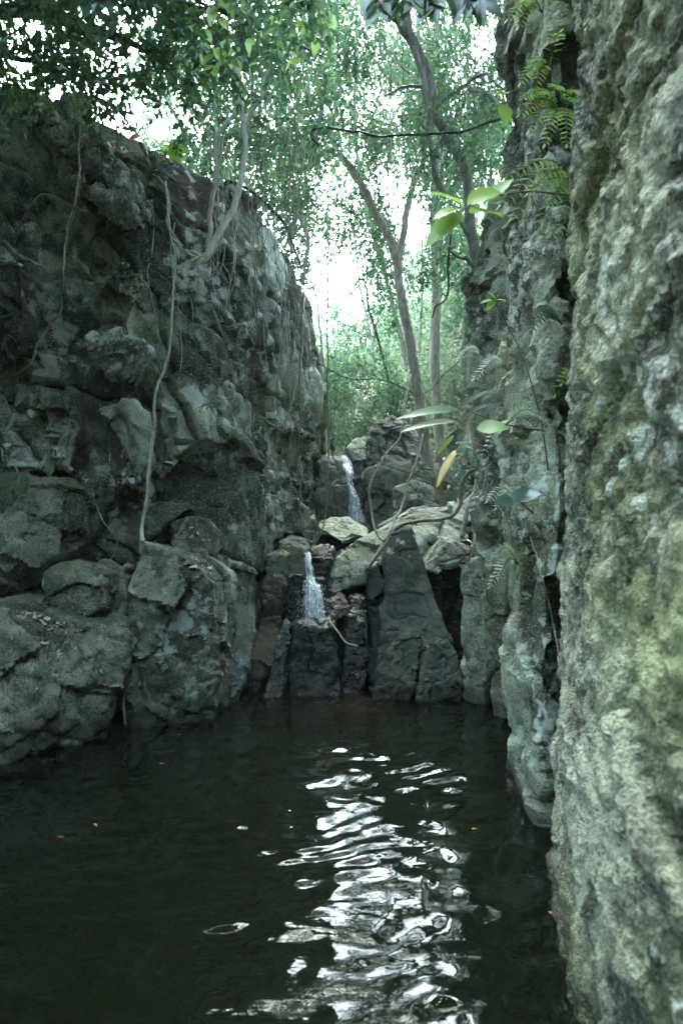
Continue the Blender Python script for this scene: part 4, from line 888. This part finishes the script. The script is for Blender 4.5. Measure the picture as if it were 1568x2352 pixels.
falls('white lower waterfall splashing onto the dark wet block',
      [(706, 1268, 6.15), (707, 1290, 6.05), (711, 1330, 5.97), (716, 1350, 5.88), (718, 1385, 5.80), (720, 1420, 5.74)], [0.05, 0.06, 0.075, 0.14, 0.16, 0.17], 7, 0.07)
falls('narrow upper waterfall zigzagging down between dark rocks',
      [(786, 1046, 9.55), (791, 1065, 9.42), (799, 1085, 9.2), (800, 1110, 9.1), (807, 1135, 9.0), (811, 1160, 8.95), (818, 1200, 8.85)], [0.12, 0.19, 0.13, 0.09, 0.14, 0.20, 0.24], 7, 0.08)

# ------------------------------------------------------------------ single leaves, ferns, sprigs on the right cliff
def leaf_proto(name, aspect, curl=0.16, serr=0.0):
    """one leaf of unit length along +X, folded along its midrib"""
    k = 7; xs = np.linspace(0, 1, k); wv_ = aspect * 0.5 * np.sin(np.pi * np.clip(xs, 0.02, 1) ** 0.75) ** 0.8
    z = -curl * xs ** 2
    mid_ = np.stack([xs, 0 * xs, z], 1); le = np.stack([xs, wv_, z + 0.22 * wv_], 1); ri = np.stack([xs, -wv_, z + 0.22 * wv_], 1)
    V = np.vstack([mid_, le, ri]); i = np.arange(k - 1)
    return V, [np.concatenate([np.stack([i, i + 1, k + i + 1, k + i], 1), np.stack([i, 2 * k + i, 2 * k + i + 1, i + 1], 1)])]
LP = {}
def leaf_data(kind, mat):
    key = (kind, mat)
    if key not in LP:
        V, f = leaf_proto(kind, {'broad': 0.42, 'narrow': 0.17, 'pinna': 0.30, 'round': 0.62, 'dry': 0.40}[kind], {'dry': 0.5, 'pinna': 0.08}.get(kind, 0.2))
        LP[key] = np_mesh('leaf', V, f); LP[key].materials.append(M[mat])
    return LP[key]
def basis(d, up):
    d = unit(np.asarray(d, float)); s = np.cross(up, d); s = unit(s) if np.linalg.norm(s) > 1e-4 else np.array([0, 1.0, 0]); u = np.cross(d, s)
    return Matrix(np.stack([d, s, u], 1).tolist())
def put_leaf(name, kind, mat, base, d, up, length, parent=None, width=1.0):
    o = bpy.data.objects.new(name, leaf_data(kind, mat)); C.objects.link(o)
    mt = basis(d, up).to_4x4(); off = np.zeros(3)
    if parent is not None:
        o.parent = parent; q = parent
        while q is not None: off = off + np.array(q.location); q = q.parent
    mt.translation = Vector((np.asarray(base) - off).tolist())
    o.matrix_local = mt @ Matrix.Diagonal((length, length * width, length, 1))
    return o
def fern(label, base, tips, mat='leaf_bright', pairs=9, pl=0.05, group='ferns on the right cliff', sag=0.04, kind='pinna', accent=None):
    """base (px, py, depth); tips: frond ends (px, py, depth)"""
    B = P(*base); root = empty('fern', B); tag(root, label, 'fern', group)
    for ti, tp in enumerate(tips):
        T = P(*tp); Lf = np.linalg.norm(T - B); mid_ = (B + T) / 2 + np.array([0, 0, sag + 0.12 * Lf])
        path = spline(np.array([B, mid_, T]), 8)
        V, f = tube(path, 0.0028, 0.0012, 5, 0.05); fr_ = centred('frond', V, f, M['stem'], root)
        nP = max(5, int(pairs * min(1.3, Lf / 0.16)))
        for k in range(nP):
            s_ = 0.22 + 0.78 * (k + 0.5) / nP; i = min(len(path) - 2, int(s_ * (len(path) - 1))); q = path[i] + (path[i + 1] - path[i]) * (s_ * (len(path) - 1) - i)
            ax = unit(path[i + 1] - path[i]); sd = unit(np.cross(ax, np.array([0.1, -0.75, 0.65])))
            ll = pl * (1.15 - 0.75 * abs(s_ - 0.35) ** 1.2 - 0.35 * max(0, s_ - 0.6)) * RG.uniform(0.85, 1.1)
            for sg in (-1, 1):
                mt = accent if accent and RG.random() < 0.03 else mat
                put_leaf('leaflet', kind, mt, q, sd * sg + ax * 0.45 + np.array([0, 0, -0.15]), np.array([0.05, -0.7, 0.7]) + RG.normal(0, 0.15, 3), ll, fr_)
        put_leaf('leaflet', kind, mat, path[-1], unit(T - mid_), np.array([0, -0.6, 0.8]), pl * 0.7, fr_)
    return root
def sprig(label, stem, leaves, mat='leaf_bright', kind='broad', group=None, cat='plant', sr=0.004, name='sprig', smat='stem'):
    """stem: (px,py,depth) points; leaves: (base px,py,Y, tip px,py,Y, [mat])"""
    A = pxs(stem); root = empty(name, A[0]); tag(root, label, cat, group)
    V, f = tube(spline(A, 7), sr, sr * 0.5, 6, 0.08); centred('stem', V, f, M[smat], root)
    for lf in leaves:
        B, T = P(*lf[:3]), P(*lf[3:6]); mm = lf[6] if len(lf) > 6 else mat; kk = lf[7] if len(lf) > 7 else kind
        put_leaf('leaf', kk, mm, B, T - B + np.array([0, 0, 0.15 * np.linalg.norm(T - B)]), np.array([-0.1, -0.75, 0.6]) + RG.normal(0, 0.15, 3), np.linalg.norm(T - B) * 1.03, root)
    return root
fern('bushy green fern with orange tips rooted in the upper crack of the right cliff', (1300, 265, 3.0), [(1195, 262, 2.85), (1215, 300, 2.85), (1200, 225, 2.85), (1250, 330, 2.8), (1340, 215, 2.8), (1270, 200, 2.85), (1300, 330, 2.75), (1350, 260, 2.75)], 'leaf_bright', 10, 0.055, accent='leaf_orange')
fern('small yellow-green fern above the bushy fern with orange tips', (1262, 160, 3.0), [(1195, 190, 2.9), (1215, 165, 2.9), (1225, 210, 2.9), (1285, 75, 2.9)], 'leaf_bright', 9, 0.05, accent='leaf_orange')
fern('small fern at the top edge of the right cliff', (1245, 30, 3.0), [(1165, 45, 2.9), (1190, 60, 2.9), (1250, -40, 2.9), (1200, 10, 2.9)], 'leaf_bright', 8, 0.05, accent='leaf_orange')
fern('wide spray of fresh green fronds reaching out from the cliff crack', (1342, 430, 3.0), [(1165, 405, 2.75), (1150, 470, 2.7), (1175, 500, 2.75), (1230, 530, 2.8), (1285, 520, 2.85), (1260, 470, 2.8), (1215, 440, 2.75)], 'leaf_bright', 9, 0.065, kind='narrow', accent='leaf_orange')
fern('pale bleached frond drooping from a cleft of the right cliff', (1315, 540, 3.05), [(1205, 605, 2.9), (1250, 570, 2.9)], 'leaf_pale', 10, 0.035)
fern('thin pale frond on the cliff below the fresh green spray', (1255, 590, 3.3), [(1140, 625, 3.2)], 'leaf_pale', 10, 0.025)
fern('whitish fern frond pointing left above the broad-leaved sprig', (1115, 822, 4.2), [(1052, 826, 4.1)], 'leaf_pale', 10, 0.045)
fern('drooping whitish fern on the cliff edge above the broad-leaved sprig', (1165, 850, 3.8), [(1090, 868, 3.7), (1110, 850, 3.7)], 'leaf_pale', 9, 0.05)
fern('small green fern on the cliff beside the dark crack', (1290, 745, 3.15), [(1205, 745, 3.0), (1215, 765, 3.0), (1235, 735, 3.0)], 'leaf_light', 8, 0.04)
fern('pale fern frond spreading beside the yellow-green broad leaf', (1150, 985, 3.0), [(1255, 962, 3.0), (1240, 990, 3.0)], 'leaf_pale', 10, 0.04)
fern('short pale fern hanging below the yellow-green broad leaf', (1165, 990, 3.0), [(1108, 1048, 2.95)], 'leaf_pale', 9, 0.03)
fern('fern tuft with pale fronds near the foot of the right cliff', (1190, 1295, 3.5), [(1125, 1345, 3.4), (1135, 1275, 3.4), (1145, 1325, 3.4)], 'leaf_pale', 9, 0.04)
fern('tiny bright fern in the crack above the four-leaved sprig', (1320, 880, 3.05), [(1275, 905, 2.95), (1290, 880, 2.95)], 'leaf_bright', 6, 0.04)
fern('small light green fern beside the round-leaved sprig', (1190, 1150, 3.3), [(1120, 1150, 3.2), (1140, 1165, 3.2)], 'leaf_pale', 8, 0.04)
sprig('sprig of big pale green leaves reaching over the gorge from the right cliff', [(1345, 455, 3.0), (1220, 440, 2.5), (1100, 460, 2.1), (1055, 490, 2.0)],
      [(1060, 470, 2.0, 995, 440, 1.9), (1075, 470, 2.05, 1165, 425, 2.1), (1060, 490, 2.0, 985, 560, 1.95), (1080, 490, 2.0, 1160, 490, 2.1), (1050, 480, 2.0, 1000, 500, 1.95), (1120, 460, 2.1, 1180, 405, 2.1)], 'leaf_bright', 'broad')
sprig('broad-leaved sprig with a yellow dying leaf leaning out from the right cliff', [(1250, 990, 3.0), (1160, 975, 2.7), (1080, 945, 2.5), (1052, 938, 2.45)],
      [(1050, 940, 2.45, 925, 962, 2.35, 'leaf_pale'), (1045, 968, 2.45, 932, 988, 2.35, 'leaf_pale'), (1052, 938, 2.45, 1125, 895, 2.4), (1052, 936, 2.45, 1012, 925, 2.4), (1095, 985, 2.5, 1165, 985, 2.45, 'leaf_bright', 'round'), (1060, 955, 2.5, 1118, 930, 2.45, 'leaf_mid'),
       (1045, 1035, 2.5, 1005, 1112, 2.4, 'leaf_yellow', 'narrow'), (1040, 1000, 2.5, 1008, 1045, 2.45, 'leaf_bright')], 'leaf_light', 'narrow')
sprig('thin-stemmed five-leaved sprig hanging on the right cliff', [(1258, 1080, 3.1), (1240, 960, 3.2), (1200, 820, 3.3), (1150, 720, 3.3), (1135, 690, 3.3)],
      [(1135, 690, 3.3, 1105, 695, 3.25), (1135, 690, 3.3, 1150, 668, 3.25), (1135, 690, 3.3, 1160, 690, 3.25), (1135, 692, 3.3, 1120, 710, 3.25), (1138, 688, 3.3, 1125, 672, 3.25)], 'leaf_bright', 'broad', smat='bark_dark')
sprig('four-leaved pale sprig at the edge of the near mossy rock', [(1300, 1060, 2.9), (1302, 1010, 2.85)],
      [(1302, 1005, 2.85, 1282, 992, 2.8), (1302, 1005, 2.85, 1330, 998, 2.8), (1302, 1006, 2.85, 1295, 1022, 2.8), (1303, 1008, 2.85, 1325, 1018, 2.8)], 'leaf_light', 'round')
sprig('round-leaved bluish sprig on the lichen-covered bulge', [(1225, 1180, 3.1), (1190, 1150, 3.0), (1180, 1140, 3.0)],
      [(1175, 1150, 3.0, 1215, 1125, 2.95), (1185, 1148, 3.0, 1240, 1135, 2.95), (1178, 1150, 3.0, 1140, 1158, 2.95)], 'leaf_teal', 'round')
sprig('leafy twig stretching from the cliff edge in front of the gnarled tree', [(1195, 205, 3.3), (1165, 215, 3.2), (1155, 240, 3.2)],
      [(1155, 235, 3.2, 1150, 200, 3.15), (1155, 240, 3.2, 1162, 280, 3.15), (1165, 215, 3.2, 1140, 215, 3.15)], 'leaf_bright', 'round')
# leaves of the dark overhanging bough at the top of the frame
rs = [(870, -30, 3.1), (905, 30, 3.0), (950, -10, 3.0), (985, 30, 3.0), (1030, -20, 3.0), (1075, 20, 3.0)]
lv = []
for k in range(34):
    bx = RG.uniform(850, 1110); by = RG.uniform(-60, 10); an = RG.uniform(0.2, 2.6); ll = RG.uniform(40, 70)
    lv.append((bx, by, 3.0, bx + ll * math.cos(an), by + ll * abs(math.sin(an)), 2.95))
sprig('leafy bough of big dark leaves hanging into view high above the gorge', [(1160, -60, 3.1), (1060, -20, 3.0), (960, -35, 3.0), (850, -20, 3.1)], lv, 'leaf_dark', 'broad', cat='bough', name='bough', sr=0.008, smat='bark_dark')
lv = []
for k in range(46):
    bx = RG.uniform(430, 760); by = RG.uniform(0, 170) * (1 - 0.3 * abs(bx - 560) / 200); an = RG.uniform(0.1, 3.0); ll = RG.uniform(26, 46)
    lv.append((bx, by, 3.9, bx + ll * math.cos(an), by + ll * abs(math.sin(an)), 3.85))
sprig('bough of larger fresh green leaves hanging in front of the fig crown', [(330, -80, 4.0), (450, 0, 3.9), (560, 50, 3.9), (660, 90, 3.9), (740, 130, 3.9)], lv, 'leaf_bright', 'broad', cat='bough', name='bough', sr=0.01, smat='bark_dark')
# climbing plant on the left cliff
lv = []
for k in range(42):
    s_ = RG.uniform(0, 1); bx = 520 - 30 * s_ + RG.normal(0, 14); by = 690 + 250 * s_ + RG.normal(0, 8); an = RG.uniform(0, 6.28); ll = RG.uniform(12, 26)
    lv.append((bx, by, 5.2, bx + ll * math.cos(an), by + ll * math.sin(an) * 0.6 + 4, 5.15, 'leaf_teal' if k % 2 else 'leaf_mid'))
sprig('glossy-leaved climber dangling down the middle of the left cliff', [(530, 640, 5.3), (522, 720, 5.2), (505, 820, 5.2), (490, 900, 5.2), (500, 950, 5.2)], lv, 'leaf_mid', 'narrow', cat='plant', name='climber')
sprig('small leafy seedling sprouting on top of the left cliff', [(375, 385, 5.7), (385, 350, 5.6), (395, 340, 5.6)], [(385, 350, 5.6, 360, 345, 5.55), (388, 348, 5.6, 405, 325, 5.55), (390, 345, 5.6, 430, 350, 5.55), (385, 355, 5.6, 375, 330, 5.55), (390, 350, 5.6, 412, 372, 5.55), (380, 365, 5.6, 362, 372, 5.55)], 'leaf_bright', 'round', name='seedling')
sprig('bluish-green seedling on the edge of the massive shelf', [(40, 1098, 4.65), (45, 1085, 4.6), (60, 1080, 4.6)], [(45, 1088, 4.6, 20, 1085, 4.55), (50, 1085, 4.6, 80, 1080, 4.55), (48, 1088, 4.6, 40, 1110, 4.5), (55, 1085, 4.6, 75, 1105, 4.5), (45, 1088, 4.6, 30, 1070, 4.6)], 'leaf_teal', 'narrow', name='seedling')

# ------------------------------------------------------------------ fallen leaves
def fallen(label, px, py, length, mat, group=None, kind='dry', name='fallen_leaf', flat=True):
    q, nn = hit(px, py, 0.006)
    a = RG.uniform(0, 6.28); d = np.array([math.cos(a), math.sin(a), 0.0]); d = d - nn * d.dot(nn)
    o = put_leaf(name, kind, mat, q, d, nn if flat else nn + RG.normal(0, 0.5, 3), length, None)
    return tag(o, label, 'leaf', group)
for px, py, mt in [(366, 1757, 'leaf_yellow'), (132, 1926, 'leaf_orange'), (216, 1895, 'leaf_orange'), (1083, 1908, 'leaf_yellow'), (1258, 2098, 'leaf_orange'), (408, 1690, 'leaf_yellow')]:
    Yw = H * F / (py - CY); q = P(px, py, Yw); q[2] = 0.008
    o = put_leaf('fallen_leaf', 'broad', mt, q, np.array([1.0, RG.normal(0, 0.5), 0]), np.array([0, 0, 1.0]), 0.034)
    tag(o, 'small yellow-orange leaf floating on the dark pool', 'leaf', 'leaves floating on the pool')
def litter(n_, x0, x1, y0, y1, slope, label, group, size=(0.03, 0.08)):
    for k in range(n_):
        x = RG.uniform(x0, x1); y = RG.uniform(y0, y1) + slope * (x - x0)
        wh = RG.integers(5) == 2; sz = RG.uniform(*size)
        fallen(('bleached whitish ' if wh else 'brown ') + ('large ' if sz > 0.6 * size[0] + 0.4 * size[1] + 0.01 else 'small ') + label, x, y, sz, 'leaf_white' if wh else 'leaf_dead', group, flat=False)
litter(26, 50, 185, 1405, 1425, 0.25, 'dry leaf among litter on the broad grey ledge', 'leaf litter on the broad ledge')
litter(24, 420, 490, 1268, 1290, 0.45, 'dry leaf caught on the peaked lichen-spotted block', 'leaf litter on the lichen-spotted block')
litter(10, 150, 215, 1118, 1128, 0.1, 'dry leaf on the massive overhanging shelf', 'leaf litter on the shelf')
litter(8, 395, 470, 1205, 1235, 0.1, 'dry leaf on the squat cracked block', 'leaf litter on the squat block')
litter(12, 240, 360, 270, 350, 0.5, 'dead leaf caught on top of the left cliff', 'dead leaves on the left cliff top', (0.05, 0.12))
litter(8, 1055, 1075, 1235, 1260, 0.3, 'dead leaf at the foot of the propped dead branch', 'dead leaves by the propped branch')
litter(8, 1035, 1055, 1420, 1520, 0.2, 'dead leaf in the gap right of the monolith', 'dead leaves beside the monolith')
litter(14, 20, 250, 1440, 1600, 0.0, 'dead leaf stuck on the face of the broad grey ledge', 'leaves stuck on the broad ledge', (0.02, 0.045))
fallen('large bleached dead leaf standing beside the wedge stone', 1050, 1455, 0.16, 'leaf_white', flat=False)
fallen('pale bark strip among the litter on the broad grey ledge', 130, 1438, 0.11, 'leaf_white', name='bark_strip')
for px, py, mt, lab in [(143, 395, 'leaf_yellow', 'ochre dead leaf hanging on a vine beside the pale ledges'), (82, 215, 'leaf_white', 'large whitish dead leaf caught high on the dark cliff end'), (113, 232, 'leaf_yellow', 'bright yellow leaf beside the large whitish dead leaf')]:
    fallen(lab, px, py, 0.13 if mt == 'leaf_white' else 0.1, mt, flat=False)

# ------------------------------------------------------------------ misty air of the gorge
m, t, out = new_mat('misty_air'); n = N(t)
pv = n('VolumePrincipled'); pv.inputs['Color'].default_value = (0.90, 0.97, 1.0, 1); pv.inputs['Density'].default_value = 0.0011; pv.inputs['Anisotropy'].default_value = 0.0
n.L(pv.outputs[0], out.inputs['Volume'])
hx0, hx1, hy0, hy1, hz0, hz1 = -115, 115, -75, 165, -2.2, 27.0
V = np.array([(x, y, z) for z in (hz0, hz1) for y in (hy0, hy1) for x in (hx0, hx1)], float)
fq = np.array([[0, 2, 3, 1], [4, 5, 7, 6], [0, 1, 5, 4], [2, 6, 7, 3], [0, 4, 6, 2], [1, 3, 7, 5]])
tag(obj('haze', np_mesh('haze', V, [fq], False), m), 'thin misty air filling the gorge and forest', 'haze', kind='stuff')
